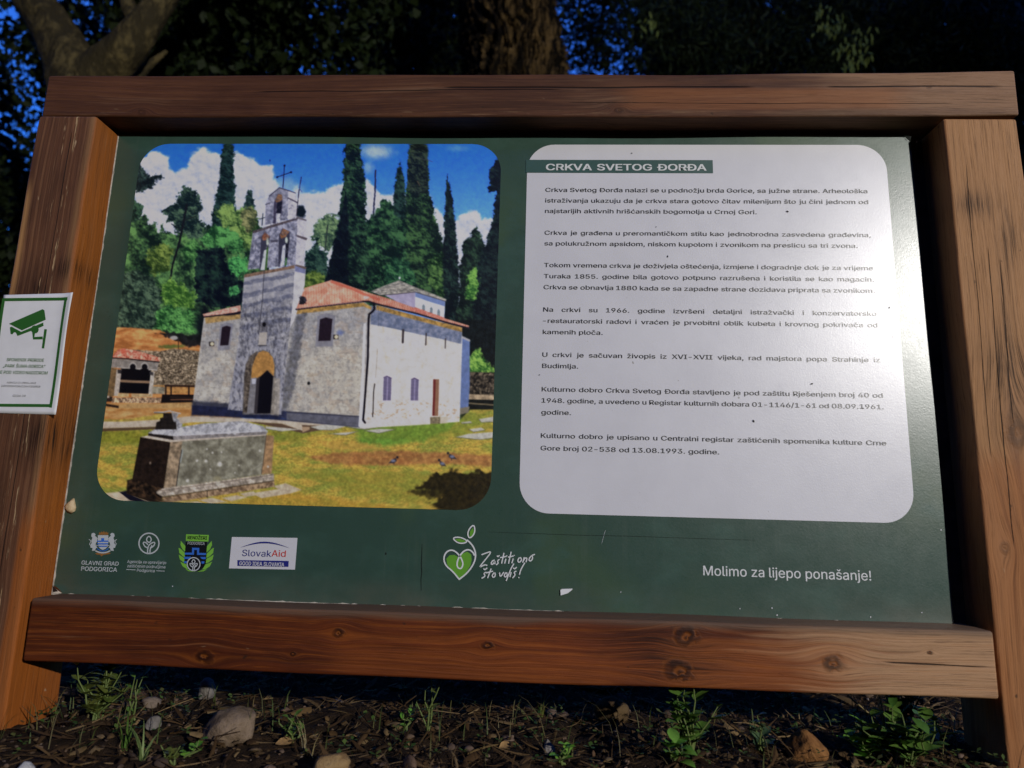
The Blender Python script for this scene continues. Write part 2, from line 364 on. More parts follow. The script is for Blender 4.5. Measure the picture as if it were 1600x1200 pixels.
    P.poly([(728, 624), (800, 626), (800, 646), (728, 640)], (22, 24, 22), .8, .3, 4)
    P.poly([(730, 629), (775, 632), (775, 634), (730, 631)], (110, 98, 76), .5)
    # --- hill, wall and shelter at the left
    P.poly([(120, 511), (182, 512), (215, 513), (250, 516), (278, 530), (318, 534), (318, 660), (120, 660)], (168, 106, 58), 1.2, .14, 9, 51, 1.5, 5, 1, (188, 132, 82), .6, 1.6)
    P.poly([(244, 520), (270, 519), (300, 524), (318, 520), (318, 540), (296, 543), (276, 532)], (26, 26, 28), 1.5, .3, 5, 52, 3, 5, .95)
    P.blob(272, 528, 6, 3.2, (150, 148, 146), .3); P.blob(262, 542, 14, 3, (78, 86, 44), .5, .9, .4)
    P.blob(275, 541, 16, 2.4, (96, 104, 52), .5, .8, .5); P.line([(279, 530), (279, 545)], 1.2, (60, 40, 30))
    P.poly([(205, 546), (250, 549), (270, 545), (290, 546), (318, 550), (314, 612), (205, 612)], (96, 84, 66), .8, .2, 3, 53, 1, 4, 1, (150, 134, 112))
    w = P.win([(205, 546), (318, 612)], 0)
    if w:
        Xw, Yw = X[w], Y[w]
        st = np.abs(np.sin(Yw*.95+fbm(Xw/6, Yw/6, 3, 2)*7)*np.sin(Xw*.62+fbm(Xw/5, Yw/5, 8, 2)*9))
        msk = sstep(-1, 1, P.sd([(240, 550), (270, 546), (318, 551), (314, 600), (242, 600)], Xw, Yw))
        P.put(w, msk*sstep(.35, .05, st)*.75, (46, 38, 32)); P.put(w, msk*sstep(.75, .98, st)*.5, (176, 164, 146))
    P.poly([(205, 602), (318, 602), (318, 615), (205, 615)], (160, 118, 70), 1, .18, 4, 54)
    k = lambda *a: [(150+x/6.667, 500+y/6.667) for x, y in a]
    P.poly(k((150, 490), (222, 510), (192, 795), (105, 800)), (104, 84, 58), .6, .2, 4, 55)
    P.poly(k((262, 500), (575, 522), (550, 770), (236, 760)), (12, 11, 16), .6)
    P.poly(k((248, 622), (566, 636), (562, 662), (244, 648)), (128, 104, 82), .5)
    P.poly(k((165, 400), (655, 436), (640, 528), (150, 494)), (124, 118, 112), .6, .15, 4, 56)
    P.poly(k((220, 488), (640, 516), (638, 530), (220, 500)), (158, 152, 146), .5)
    for cx in (385, 508):
        q = k((cx, 485))[0]; P.blob(q[0], q[1]-.5, 6, 5.6, (158, 154, 148), .12); P.blob(q[0], q[1]+.8, 4.6, 5, (18, 16, 20), .15); P.poly([(q[0]-6, q[1]+3.6), (q[0]+6, q[1]+4), (q[0]+6, q[1]+7), (q[0]-6, q[1]+7)], (12, 11, 16), .4)
    P.poly(k((216, 515), (268, 515), (238, 792), (188, 792)), (164, 154, 144), .5, .12, 3, 57)
    P.poly(k((572, 535), (612, 540), (588, 800), (545, 800)), (170, 162, 152), .5, .12, 3, 58)
    P.poly(k((228, 515), (270, 520), (266, 560), (228, 556)), (44, 42, 44), .5); P.poly(k((560, 535), (600, 545), (596, 580), (560, 570)), (54, 52, 54), .5)
    P.poly(k((160, 388), (228, 312), (290, 294), (425, 320), (560, 360), (672, 398), (660, 430), (300, 396), (165, 392)), (178, 92, 74), .6, .22, 2.2, 59, .6, 2, 1, (206, 142, 122))
    P.line(k((165, 396), (300, 402), (660, 440)), 1.8, (30, 24, 26)); P.blob(*k((285, 325))[0], 4, 3.5, (196, 84, 64), .5, .8, .3)
    P.poly(k((230, 765), (345, 765), (340, 800), (228, 800)), (176, 150, 110), .6, .15, 3); P.poly(k((370, 768), (580, 772), (585, 800), (372, 805)), (168, 144, 108), .6, .15, 3)
    P.poly(k((165, 808), (680, 808), (676, 866), (165, 862)), (120, 98, 80), .6, .35, 2.5, 60, 0, 4, 1, (170, 142, 114))
    P.poly(k((105, 790), (175, 800), (165, 850), (105, 850)), (40, 32, 28), .8); P.poly(k((105, 790), (140, 790), (140, 812), (105, 812)), (160, 150, 140), .5)
    P.poly(k((590, 690), (720, 700), (715, 770), (585, 770)), (126, 120, 104), .8, .2, 4)
    P.poly(k((716, 672), (1050, 680), (1045, 702), (716, 696)), (48, 32, 26), .5)
    for xx in (730, 785, 970): P.poly(k((xx-8, 690), (xx+8, 690), (xx+6, 790), (xx-10, 790)), (40, 28, 24), .5)
    P.poly(k((690, 775), (1050, 778), (1030, 870), (676, 866)), (22, 17, 18), .6); P.line(k((780, 830), (1022, 828)), 1.6, (120, 80, 58)); P.line(k((775, 802), (1030, 805)), .8, (70, 50, 40))
    # --- ground: sand, path and lawn
    P.poly([(100, 628), (165, 630), (250, 630), (318, 628), (400, 662), (100, 668)], (176, 122, 68), 1, .15, 8, 61, 0, 4, 1, (156, 128, 86), .5, 1.5)
    P.poly([(150, 628), (186, 634), (186, 638), (150, 632)], (40, 28, 22), .6); P.poly([(186, 632), (302, 630), (302, 637), (186, 638)], (164, 132, 88), .8, .1, 4)
    P.poly([(130, 655), (200, 655), (262, 645), (268, 655), (130, 664)], (150, 132, 64), 1.5, .15, 5, 62, 1.5)
    g = fbm(X/20, Y/7, 71, 4, .6); f2 = fbm(X/2.4, Y/1.5, 72, 3, .6)
    v = np.clip((g-.5)*2.6+.5, 0, 1)[..., None]; f2 = np.clip((f2-.5)*2+.5, 0, 1)[..., None]
    lawn = np.array((172, 142, 66))*(1-v)+np.array((122, 126, 56))*v
    lawn = lawn*(.84+.32*f2)
    m = sstep(-1, 1, P.sd([(110, 664), (250, 660), (430, 655), (560, 660), (720, 655), (735, 640), (810, 640), (810, 830), (110, 830)], X, Y))
    P.put((slice(None), slice(None)), m, lawn)
    P.poly([(560, 664), (720, 657), (700, 672), (660, 690), (600, 697), (560, 690)], (84, 124, 48), 5, .2, 4, 73, 4, 8, .85)
    P.poly([(540, 664), (770, 645), (770, 670), (690, 690), (560, 684)], (112, 124, 48), 6, .2, 4, 74, 4, 8, .5)
    P.poly([(140, 672), (240, 674), (226, 692), (140, 692)], (108, 112, 40), 4, .2, 4, 75, 3, 8, .8)
    P.poly([(420, 670), (500, 672), (470, 690), (430, 690)], (108, 116, 46), 4, .2, 4, 78, 3, 8, .7)
    P.poly([(478, 713), (520, 708), (600, 704), (690, 707), (770, 712), (770, 730), (690, 724), (600, 727), (520, 725)], (136, 80, 54), 3, .12, 5, 79, 2.5, 8, .75, (150, 104, 66))
    P.poly([(470, 740), (600, 735), (690, 742), (680, 790), (560, 775)], (120, 118, 48), 7, .16, 3, 80, 6, 12, .6)
    P.poly([(500, 690), (560, 692), (600, 702), (520, 705)], (182, 138, 70), 4, .1, 4, 81, 3, 8, .6)
    P.poly([(430, 764), (480, 774), (600, 790), (640, 800), (330, 800)], (160, 122, 48), 5, .18, 3, 82, 4, 9, .55)
    P.poly([(110, 658), (190, 659), (246, 656), (300, 650), (440, 656), (524, 663), (524, 667), (472, 673), (440, 662), (391, 659), (300, 660), (241, 667), (110, 671)], (170, 158, 142), .8, .08, 6, 83)
    P.poly([(140, 670), (241, 667), (262, 666), (262, 669), (241, 671), (140, 675)], (78, 62, 46), .8)
    P.poly([(391, 659), (440, 662), (473, 673), (472, 664), (524, 666), (520, 669), (474, 677)], (84, 66, 52), .7); P.poly([(472, 667), (484, 667), (484, 671), (473, 676)], (150, 128, 104), .6)
    for pl in ([(484, 667), (512, 663), (548, 664), (520, 672), (500, 672)], [(541, 667), (575, 665), (596, 667), (570, 671)], [(569, 673), (592, 670), (618, 671), (592, 677)],
               [(415, 666), (470, 671), (440, 674), (415, 670)], [(514, 678), (560, 674), (540, 680)], [(712, 683), (732, 678), (772, 675), (772, 684), (750, 687)],
               [(748, 655), (772, 651), (772, 659), (752, 660)], [(733, 671), (752, 668), (758, 672), (740, 675)], [(720, 660), (735, 658), (738, 661), (722, 662)]):
        P.poly(pl, (166, 164, 154), .6, .08, 4, 84); P.line(pl[-2:]+pl[:1], .9, (70, 68, 56), .7)
    P.poly([(652, 762), (676, 742), (700, 738), (810, 742), (810, 830), (690, 806), (668, 786), (690, 776)], (34, 28, 14), 3, .3, 4, 85, 11, 12, .95)
    P.poly([(640, 768), (700, 764), (740, 770), (690, 778), (660, 776)], (40, 34, 16), 3, .3, 4, 86, 5, 6, .8)
    # --- the church: sunlit side
    side = [(579, 480), (590, 477), (722, 512), (722, 540), (720, 600), (718, 659), (640, 664), (563, 669), (566, 600)]
    P.poly([(720, 526), (734, 532), (734, 600), (732, 637), (716, 640)], (92, 108, 148), .6, .06, 8)
    P.poly([(720, 524), (735, 531), (734, 534), (720, 528)], (150, 150, 156), .5); P.poly([(718, 638), (734, 635), (732, 645), (718, 648)], (110, 104, 90), .6)
    P.poly(side, (202, 197, 188), .6, .05, 7, 91, 0, 4, 1, (216, 212, 207), 1, 1)
    w = P.win(side, 1); Xw, Yw = X[w], Y[w]; ms = sstep(-.5, .5, P.sd(side, Xw, Yw))
    st = sstep(.56, .74, fbm(Xw/5, Yw/14, 92, 4, .6)); P.put(w, ms*st*.32, (178, 150, 116))
    st = sstep(.58, .7, fbm(Xw/3, Yw/2.4, 93, 4, .6)); P.put(w, ms*st*.2, (150, 142, 134))
    st = sstep(.60, .7, fbm(Xw/4, Yw/3, 94, 3))*sstep(618, 634, Yw)*sstep(662, 650, Yw); P.put(w, ms*st*.55, (142, 108, 82))
    rows = np.abs(((Yw-480-(Xw-580)*.12)/9.5+.5) % 1-.5); P.put(w, ms*sstep(.07, .0, rows)*.16*sstep(.45, .6, fbm(Xw/9, Yw/9, 95, 2)), (110, 100, 90))
    P.poly([(579, 480), (590, 477), (722, 512), (721, 538), (690, 530), (651, 522), (612, 513), (579, 507)], (92, 104, 132), .9, .14, 5, 96, 0, 4, .95, (110, 114, 132))
    P.poly([(588, 477), (722, 512), (722, 519), (588, 484)], (150, 116, 58), 1., .25, 4, 97, 0, 4, .9)
    for x, y0, y1, wd in ((630, 516, 535, 3.6), (666, 521, 539, 2.1), (696.3, 529, 544, 1.8)): P.line([(x, y0), (x-.6, y1)], wd, (52, 46, 50))
    for x, y in ((610, 531), (652, 533)): P.poly([(x-9, y-8), (x+10, y-6), (x+9, y+11), (x-10, y+9)], (196, 196, 206), 1.5, .12, 2.5, 98, 0, 4, .6)
    for x0, y0, x1, y1 in ((599.5, 588, 612, 626), (642.5, 591, 654.5, 626)):
        P.poly([(x0-1.5, y0-3), (x1+1.5, y0-3), (x1, y1+3), (x0-3, y1+3)], (210, 204, 204), .8)
        q = [(x0, y0+2), (x0+5, y0-.6), (x1, y0+3), (x1-1, y1), (x0-1.3, y1)]
        P.poly(q, (104, 98, 124), .5); w = P.win(q, 1); Xw, Yw = X[w], Y[w]
        P.put(w, sstep(-.4, .4, P.sd(q, Xw, Yw))*sstep(-.2, .8, np.sin(Yw*2.6))*.45, (70, 64, 92))
        P.line([((x0+x1)/2+.2, y0+2), ((x0+x1)/2-1.2, y1)], .9, (170, 160, 190)); P.line([(x0, y0+2), (x0+5, y0-.6), (x1, y0+3)], 1.1, (62, 50, 84))
    P.poly([(674.5, 590), (688, 590), (686, 651), (673, 651)], (214, 208, 200), .6)
    P.poly([(677, 592.5), (686.5, 592.5), (685, 650), (675.5, 650)], (128, 94, 74), .5); P.poly([(677, 592.5), (681, 592.5), (679, 650), (675.5, 650)], (96, 40, 38), .5)
    P.poly([(672, 651.5), (688, 651), (688, 662), (672, 662)], (116, 106, 84), .6, .2, 3); P.poly([(688, 651), (700, 651), (699, 661), (688, 662)], (176, 166, 150), .6)
    P.line([(585.5, 600), (584, 612), (582.5, 651)], 1.8, (34, 30, 34)); P.line([(590, 545), (588.5, 570), (587, 590)], .9, (90, 84, 80), .8); P.line([(592, 480), (591, 510)], .8, (70, 74, 90), .7)
    P.poly([(563, 658), (640, 654), (672, 651), (672, 663), (640, 665), (562, 669)], (200, 192, 186), 1, .1, 5, 99, 0, 4, .75)
    # --- the church: shaded front
    front = [(319, 496), (376, 486), (463, 482), (568, 471), (581, 480), (577, 520), (564, 668), (430, 652), (300, 640)]
    P.poly(front, (158, 155, 151), .6, .04, 14, 101, 0, 4, 1, (176, 171, 160))
    w = P.win(front, 1); Xw, Yw = X[w], Y[w]; mf = sstep(-.5, .5, P.sd(front, Xw, Yw))
    P.put(w, mf*sstep(560, 520, Yw)*.3, (122, 126, 142)); P.put(w, mf*sstep(440, 520, Xw)*sstep(500, 580, Yw)*.4, (172, 165, 150))
    st = sstep(.46, .74, fbm(Xw/4.2, Yw/6, 102, 4, .62)); P.put(w, mf*st*.30, (92, 92, 98))
    st = sstep(.54, .74, fbm(Xw/2.4, Yw/2.4, 103, 3, .6)); P.put(w, mf*st*.26, (84, 80, 82))
    st = sstep(.55, .7, fbm(Xw/9, Yw/7, 104, 3, .6)); P.put(w, mf*st*.3, (152, 132, 114))
    rows = np.abs(((Yw+(Xw-460)*.06)/10.5+.5) % 1-.5); P.put(w, mf*sstep(.06, 0, rows)*.3*sstep(.42, .6, fbm(Xw/8, Yw/8, 105, 2)), (70, 68, 72))
    P.poly([(320, 496), (376, 487), (376, 498), (322, 506)], (146, 118, 72), 1.2, .22, 4, 106, 0, 4, .9)
    P.poly([(463, 483), (568, 473), (581, 480), (580, 484), (568, 479), (463, 491)], (146, 114, 60), 1., .25, 4, 107, 0, 4, .9)
    P.poly([(466, 490), (478, 489), (462, 600), (444, 650), (430, 650), (450, 560)], (62, 64, 76), 3, .4, 4, 108, 4, 5, .6)
    P.poly([(300, 626), (352, 630), (430, 634), (440, 655), (300, 649)], (36, 38, 54), 3, .2, 6, 109, 2, 5, .85)
    P.poly([(300, 633), (440, 642), (562, 650), (562, 668), (430, 656), (300, 648)], (28, 32, 58), 1., .15, 6, 110, 0, 4, .85)
    P.poly([(448, 645), (562, 652), (562, 667), (448, 656)], (96, 96, 104), 1, .1, 5, 111, 0, 4, .8)
    P.line([(448, 643), (562, 651)], .9, (60, 58, 60), .8)
    # tower front down to the ground
    tw = [(382, 430), (461, 415), (459, 470), (453, 512), (446, 580), (440, 648), (356, 640), (372, 540), (376, 500)]
    P.poly(tw, (132, 133, 146), .6, .08, 9, 112, 0, 4, 1, (146, 145, 148))
    w = P.win(tw, 1); Xw, Yw = X[w], Y[w]; mt = sstep(-.5, .5, P.sd(tw, Xw, Yw))
    b = np.sin((Yw+(Xw-420)*.18)/8.4*math.pi+fbm(Xw/12, Yw/12, 113, 2)*3); P.put(w, mt*sstep(.0, .7, b)*.62*sstep(560, 480, Yw), (70, 74, 96))
    st = sstep(.46, .70, fbm(Xw/3, Yw/6, 114, 4, .6))*sstep(440, 500, Yw); P.put(w, mt*st*.6, (54, 54, 64))
    st = sstep(.48, .72, fbm(Xw/4, Yw/5, 115, 4, .6)); P.put(w, mt*st*.45, (158, 156, 160))
    st = sstep(.46, .70, fbm(Xw/2.2, Yw/4, 118, 3, .6))*sstep(470, 490, Yw)*sstep(560, 530, Yw); P.put(w, mt*st*.4, (54, 54, 62))
    P.poly([(382, 429), (461, 414), (461, 419), (382, 434)], (112, 90, 76), .8, .2, 3, 116)
    P.line([(413, 424), (410, 470), (406, 508), (404, 522)], 1.1, (48, 48, 58), .9)
    P.poly([(461, 414), (478, 420), (476, 446), (467, 478), (460, 500), (453, 513), (458, 470)], (186, 184, 190), .6, .1, 5, 117)
    P.poly([(461, 414), (478, 420), (477, 428), (461, 424)], (108, 112, 144), .7); P.poly([(458, 414), (462, 411), (480, 418), (477, 421)], (92, 80, 76), .6)
    P.blob(413, 507, 3, 3.6, (20, 18, 24), .3); P.poly([(404, 504), (419, 503), (418, 519), (404, 520)], (70, 68, 74), 1, .2, 3, 1, 0, 4, .5)
    P.blob(413, 507, 2.6, 3.4, (16, 14, 20), .3); P.poly([(405.5, 520), (418, 519), (416, 539), (404, 539)], (156, 150, 144), .6); P.line([(403, 540), (417, 540)], 1.2, (52, 50, 54))
    # doorway
    P.poly([(379, 648), (381, 590), (384, 569), (391, 556), (401, 549), (412, 546.5), (422, 551), (429, 562), (431, 580), (428, 648)], (88, 86, 88), .8, .2, 4, 121)
    P.poly([(382, 600), (382, 588), (385, 569), (392, 556), (402, 549), (400, 560), (395, 578), (392.5, 594), (390, 645), (380, 645)], (66, 58, 52), .7, .25, 4, 122, 0, 4, 1, (92, 84, 76))
    P.poly([(392.5, 592), (394, 574), (399, 559), (404, 551), (411, 548), (419, 550), (426, 558), (429, 571), (428, 588), (418, 578.5), (405, 591)], (156, 116, 66), .7, .12, 4, 123)
    P.poly([(392, 591), (402, 590), (397, 646), (386, 646)], (114, 112, 116), .6, .1, 4); P.poly([(394, 592), (400, 592), (399.5, 600), (394, 600)], (170, 172, 190), .6)
    P.poly([(402, 595), (405, 590), (417.5, 578.5), (427, 588), (423, 646), (399, 646)], (13, 11, 20), .6); P.poly([(401, 592), (406, 588), (402, 646), (397, 646)], (52, 48, 52), .7)
    P.poly([(428, 590), (438, 592), (436, 650), (423, 648)], (140, 132, 120), 1.5, .2, 4, 124, 0, 4, .7)
    # front windows
    for q in ([(347, 511.5), (354, 509), (361, 511), (357, 539.5), (344, 540)], [(500, 499), (509, 496), (519.6, 498.5), (516.6, 532.5), (497.5, 533)]):
        c = np.mean(q, 0); P.poly([tuple(c+(np.array(p)-c)*1.42) for p in q], (112, 112, 124), 1, .08, 4, 1, 0, 4, .8); P.poly(q, (34, 24, 34), .6, .15, 2)
    for x, y in ((331, 537.5), (525, 526.5)): P.poly([(x-4, y-3.6), (x+4, y-3.6), (x+4, y+3.6), (x-4, y+3.6)], (36, 32, 34), .5); P.blob(x+.6, y, 2.9, 2.9, (206, 192, 160), .3)
    P.blob(482.5, 599, 2.2, 2.6, (14, 14, 16), .3); P.blob(532, 520, 5, 4, (92, 104, 146), .6, .8, .3)
    P.poly([(480, 586), (496, 584), (496, 588), (480, 588)], (150, 140, 124), 1, 0, 1, 1, 0, 1, .6)
    # downpipe at the corner
    P.poly([(568.5, 506), (572, 505), (570, 560), (566.5, 667), (560.5, 667), (565.5, 580)], (204, 204, 212), .6)
    P.line([(575.2, 500), (571, 600), (566.5, 660)], 2, (150, 148, 156), .6)
    # roofs
    roof = [(463, 482), (476, 450.5), (497, 444), (509, 441), (518, 438), (530, 441), (552, 449), (578, 458), (602, 465), (648, 480), (693, 497), (733, 509), (732, 512), (690, 501), (651, 489), (586, 473), (568, 470)]
    P.poly(roof, (186, 122, 98), .6, .1, 10, 131, 0, 4, 1, (202, 146, 124))
    w = P.win(roof, 1); Xw, Yw = X[w], Y[w]; mr = sstep(-.4, .4, P.sd(roof, Xw, Yw))
    u = (Xw+(Yw-440)*.55); vv = (Yw+(Xw-470)*.2)
    til = np.sin(u*1.75+np.floor(vv/3.1)*math.pi)*np.sin(vv*2.02); P.put(w, mr*sstep(.1, .8, til)*.5, (134, 70, 62)); P.put(w, mr*sstep(-.1, -.9, til)*.35, (216, 172, 158))
    st = sstep(.5, .7, fbm(Xw/4, Yw/4, 132, 3)); P.put(w, mr*st*.3, (216, 190, 178))
    P.line([(518, 440), (552, 452), (574, 462), (592, 468)], 4.2, (176, 92, 74), .85); P.line([(476, 451), (509, 441.5), (518, 438.5)], 1.8, (198, 140, 122), .8)
    w = P.win([(578, 455), (735, 515)], 1); Xw, Yw = X[w], Y[w]
    mr = sstep(-.4, .4, P.sd([(580, 459), (602, 465), (648, 480), (693, 497), (733, 509), (732, 513), (690, 502), (651, 489), (586, 474)], Xw, Yw)); P.put(w, mr*sstep(.1, .9, np.sin(Xw*2.1-Yw*.9))*.5, (120, 62, 58))
    P.blob(572, 465, 5, 2.4, (176, 172, 170), .4, .8, .3)
    P.line([(463, 483.5), (500, 479), (568, 471), (577, 471), (586, 474.5), (651, 490), (700, 504.5), (733, 513)], 2.6, (34, 26, 36))
    wv = [(463+i*2.1, 482.2-i*.235+(.8 if i % 2 else -.8)) for i in range(50)]; P.line(wv, 1.1, (196, 150, 140), .6)
    P.line([(584, 474), (585.3, 483), (582, 487), (577, 491), (576, 500), (575, 560), (569, 640), (567.5, 656), (570.5, 660.5)], 3.4, (20, 17, 27))
    P.poly([(317, 491), (344, 484), (376, 477), (376.5, 487), (345, 491.5), (319, 495)], (190, 136, 122), .6, .16, 2.5, 133, 0, 4, 1, (206, 158, 144), 1, 2)
    P.line([(318, 495.5), (345, 492.5), (376, 488)], 2., (28, 22, 32)); P.poly([(356, 491), (376, 486), (376, 491), (350, 494)], (30, 24, 34), .6)
    P.poly([(469, 462), (477, 464), (480, 470), (474, 476), (467, 476)], (40, 38, 46), 1, .3, 3, 1, 1, 3); P.line([(468, 465), (478, 474)], 1.4, (26, 24, 30))
    # low dome with slab roof
    P.poly([(600, 461), (649, 455), (650, 482), (622, 472)], (148, 142, 166), .6, .05, 6)
    P.poly([(649, 455), (695.5, 471), (694, 498), (649, 482)], (206, 208, 220), .6, .05, 6); P.poly([(649, 455), (695.5, 471), (695, 479), (672, 472), (649, 464)], (104, 120, 160), .6)
    for x, y in ((662, 482), (674, 486), (685.5, 489.5)): P.poly([(x-2.6, y+6), (x-2.4, y-4), (x, y-7), (x+2.4, y-3.5), (x+2.4, y+8)], (112, 122, 128), .5, .1, 2)
    P.poly([(649, 480), (694, 496), (694, 500), (640, 484)], (186, 112, 98), .6, .2, 2)
    P.poly([(579, 455.5), (602, 446), (624, 438), (650, 449), (676, 459), (698, 468), (696, 470.5), (672, 463), (649, 456), (620, 459), (594, 461)], (122, 120, 116), .6, .2, 4, 134, 0, 4, 1, (146, 142, 134), 1, 2)
    P.line([(594, 461.5), (620, 459.5), (649, 456.5), (672, 463.5), (697, 471)], 1., (58, 52, 56)); P.blob(624.5, 434.5, 1.6, 2, (186, 190, 196), .4)
    for i in range(9): P.line([(588+i*9, 456-abs(4-i)*.6), (598+i*10, 450+abs(i-4)*1.2)], .7, (82, 80, 80), .6)
    # bell gable
    e = lambda *a: [(380+x/7.06, 250+y/7.06) for x, y in a]
    F, Ft = (104, 107, 128), (140, 140, 154)
    P.blob(470, 331, 8, 10, (16, 26, 34), .25, 1, .3, 3)
    P.poly(e((108, 792), (320, 722), (602, 640), (602, 845), (582, 1160), (50, 1210)), F, .6, .16, 4, 141, 0, 4, 1, Ft)
    P.poly(e((600, 640), (702, 664), (696, 875), (672, 1172), (578, 1152)), (176, 174, 186), .6, .12, 4, 142)
    P.poly(e((590, 825), (712, 862), (700, 890), (594, 850)), (84, 76, 82), .6); P.poly(e((580, 632), (600, 622), (704, 660), (696, 676), (600, 650)), (96, 92, 100), .6)
    P.poly(e((105, 785), (320, 715), (600, 632), (602, 656), (320, 745), (110, 812)), (74, 66, 70), .7, .2, 3)
    P.poly(e((250, 492), (290, 390), (400, 304), (502, 338), (502, 655), (238, 724)), F, .6, .14, 4, 143, 0, 4, 1, Ft)
    P.poly(e((500, 338), (576, 362), (594, 470), (586, 645), (490, 662)), (178, 176, 188), .6, .1, 4, 144)
    P.line(e((288, 398), (400, 306), (500, 338), (578, 366)), 1.6, (58, 56, 70)); P.line(e((495, 420), (596, 470)), 2., (66, 62, 76)); P.line(e((248, 492), (292, 480)), 1.4, (60, 58, 70))
    P.poly(e((330, 705), (342, 465), (385, 372), (428, 385), (436, 470), (414, 690)), (58, 54, 74), .6); P.poly(e((352, 450), (388, 376), (428, 385), (434, 440), (400, 460), (366, 470)), (122, 92, 70), .6, .15, 2)
    P.poly(e((376, 470), (432, 460), (415, 590), (368, 590)), (24, 24, 38), .6); P.poly(e((366, 590), (415, 592), (412, 690), (364, 698)), (194, 196, 208), .6)
    P.poly(e((180, 1215), (200, 850), (236, 795), (298, 845), (280, 960), (246, 1215)), (52, 52, 68), .6); P.poly(e((205, 850), (240, 798), (296, 846), (270, 880), (220, 890)), (128, 82, 60), .6, .15, 2)
    P.poly(e((232, 1000), (262, 985), (238, 1215), (192, 1215)), (176, 184, 188), .6); P.poly(e((262, 960), (280, 960), (262, 1215), (240, 1215)), (60, 92, 44), .6, .2, 2); P.blob(*e((270, 900))[0], 2, 6, (196, 208, 190), .4, .9)
    P.poly(e((388, 1180), (395, 830), (436, 750), (515, 790), (512, 900), (470, 1180)), (50, 50, 66), .6); P.poly(e((405, 830), (440, 755), (512, 792), (470, 850), (420, 870)), (126, 88, 62), .6, .15, 2)
    P.poly(e((438, 950), (468, 930), (455, 1175), (408, 1180)), (180, 184, 200), .6); P.poly(e((470, 930), (505, 900), (490, 1090), (466, 1080)), (22, 22, 34), .6); P.poly(e((462, 1080), (486, 1080), (480, 1165), (456, 1170)), (54, 92, 52), .6); P.blob(*e((478, 885))[0], 2, 4.5, (190, 204, 186), .4, .9)
    P.poly(e((305, 885), (385, 880), (385, 905), (300, 908)), (70, 68, 82), .7)
    st = None
    w = P.win(e((40, 300), (600, 1210)), 1); Xw, Yw = X[w], Y[w]
    mk = sstep(-.5, .5, P.sd(e((108, 792), (250, 740), (250, 492), (400, 304), (502, 338), (602, 640), (582, 1160), (50, 1210)), Xw, Yw))
    P.put(w, mk*sstep(.56, .68, fbm(Xw/3, Yw/5, 145, 4, .6))*.4, (54, 54, 68)); P.put(w, mk*sstep(.6, .7, fbm(Xw/3, Yw/4, 146, 4, .6))*.3, (150, 152, 166))
    P.line([(444.7, 258.5), (442.3, 293)], 1.5, (26, 26, 38)); P.line([(433, 277), (455.5, 269)], 1.4, (26, 26, 38))
    for q in ((444.8, 259), (433.3, 277), (455, 269.3)): P.blob(*q, 1.7, 1.7, (24, 24, 36), .3)
    P.line([(441, 270), (441, 277), (449, 276)], .8, (50, 60, 100), .6); P.line([(471, 277), (467, 300), (463.5, 337)], 1.4, (40, 36, 48), 1, .4); P.line([(469, 296), (472, 300)], .8, (50, 46, 60))
    P.line([(411, 334), (409.5, 352)], 1.5, (30, 36, 34)); P.line([(406, 342.5), (414, 340)], 1.2, (30, 36, 34)); P.blob(422, 251, .9, 2, (30, 40, 70), .4)
    # stone sarcophagus
    a = lambda *q: [(190+x/6.4, 630+y/6.4) for x, y in q]
    P.poly(a((-200, 905), (20, 880), (200, 960), (420, 1000), (900, 1010), (900, 1100), (-200, 1100)), (176, 160, 138), .8, .1, 5, 151)
    for q in (((1300, 900), (1560, 860), (1790, 870), (1700, 900), (1400, 950)), ((1000, 950), (1150, 920), (1260, 940), (1100, 980)), ((770, 970), (900, 945), (1060, 985), (900, 1005)), ((560, 1000), (760, 980), (880, 1015), (600, 1040)), ((1520, 830), (1640, 800), (1800, 865), (1600, 880)), ((1180, 905), (1320, 880), (1360, 920), (1240, 935))):
        P.poly(a(*q), (170, 156, 134), .7, .12, 4, 152)
    P.poly(a((-20, 890), (60, 870), (120, 930), (330, 1010), (100, 985)), (20, 20, 34), .8)
    P.poly(a((188, 338), (492, 388), (424, 850), (400, 1010), (330, 1000), (50, 905), (58, 770), (108, 758)), (34, 25, 20), .7, .25, 5, 153)
    P.poly(a((60, 770), (110, 758), (400, 850), (395, 1000), (50, 905)), (28, 22, 18), .8, .4, 4, 154, 0, 4, 1, (54, 40, 28))
    P.blob(*a((288, 598))[0], 1.6, 2.2, (110, 96, 84), .5)
    P.poly(a((490, 385), (1447, 318), (1525, 330), (1500, 702), (424, 852)), (104, 100, 86), .6, .12, 8, 155, 0, 4, 1, (124, 122, 108))
    P.poly(a((490, 385), (610, 375), (550, 832), (424, 852)), (128, 112, 92), .6, .25, 5, 156); P.line(a((605, 470), (580, 600), (548, 830)), 1.4, (40, 36, 36), .9); P.line(a((612, 470), (590, 590)), 2, (150, 160, 160), .7)
    P.poly(a((1447, 318), (1525, 330), (1500, 702), (1400, 712)), (140, 112, 82), .8, .15, 5, 157); P.line(a((1446, 325), (1430, 480), (1400, 705)), 1, (60, 54, 48), .8)
    for x, y, r in ((845, 578, 2.4), (982, 608, 3.6), (662, 775, 2.6), (855, 458, 1.4), (910, 495, 1.6), (1000, 490, 1.4), (888, 660, 1.2), (1135, 695, 1.2), (1383, 475, 2), (1466, 634, 1.8), (755, 575, 2), (1175, 622, 1)):
        P.blob(*a((x, y))[0], r, r, (188, 186, 178), .5, .85, .25, 2)
    P.line(a((1300, 670), (1410, 595)), .8, (150, 146, 134), .7)
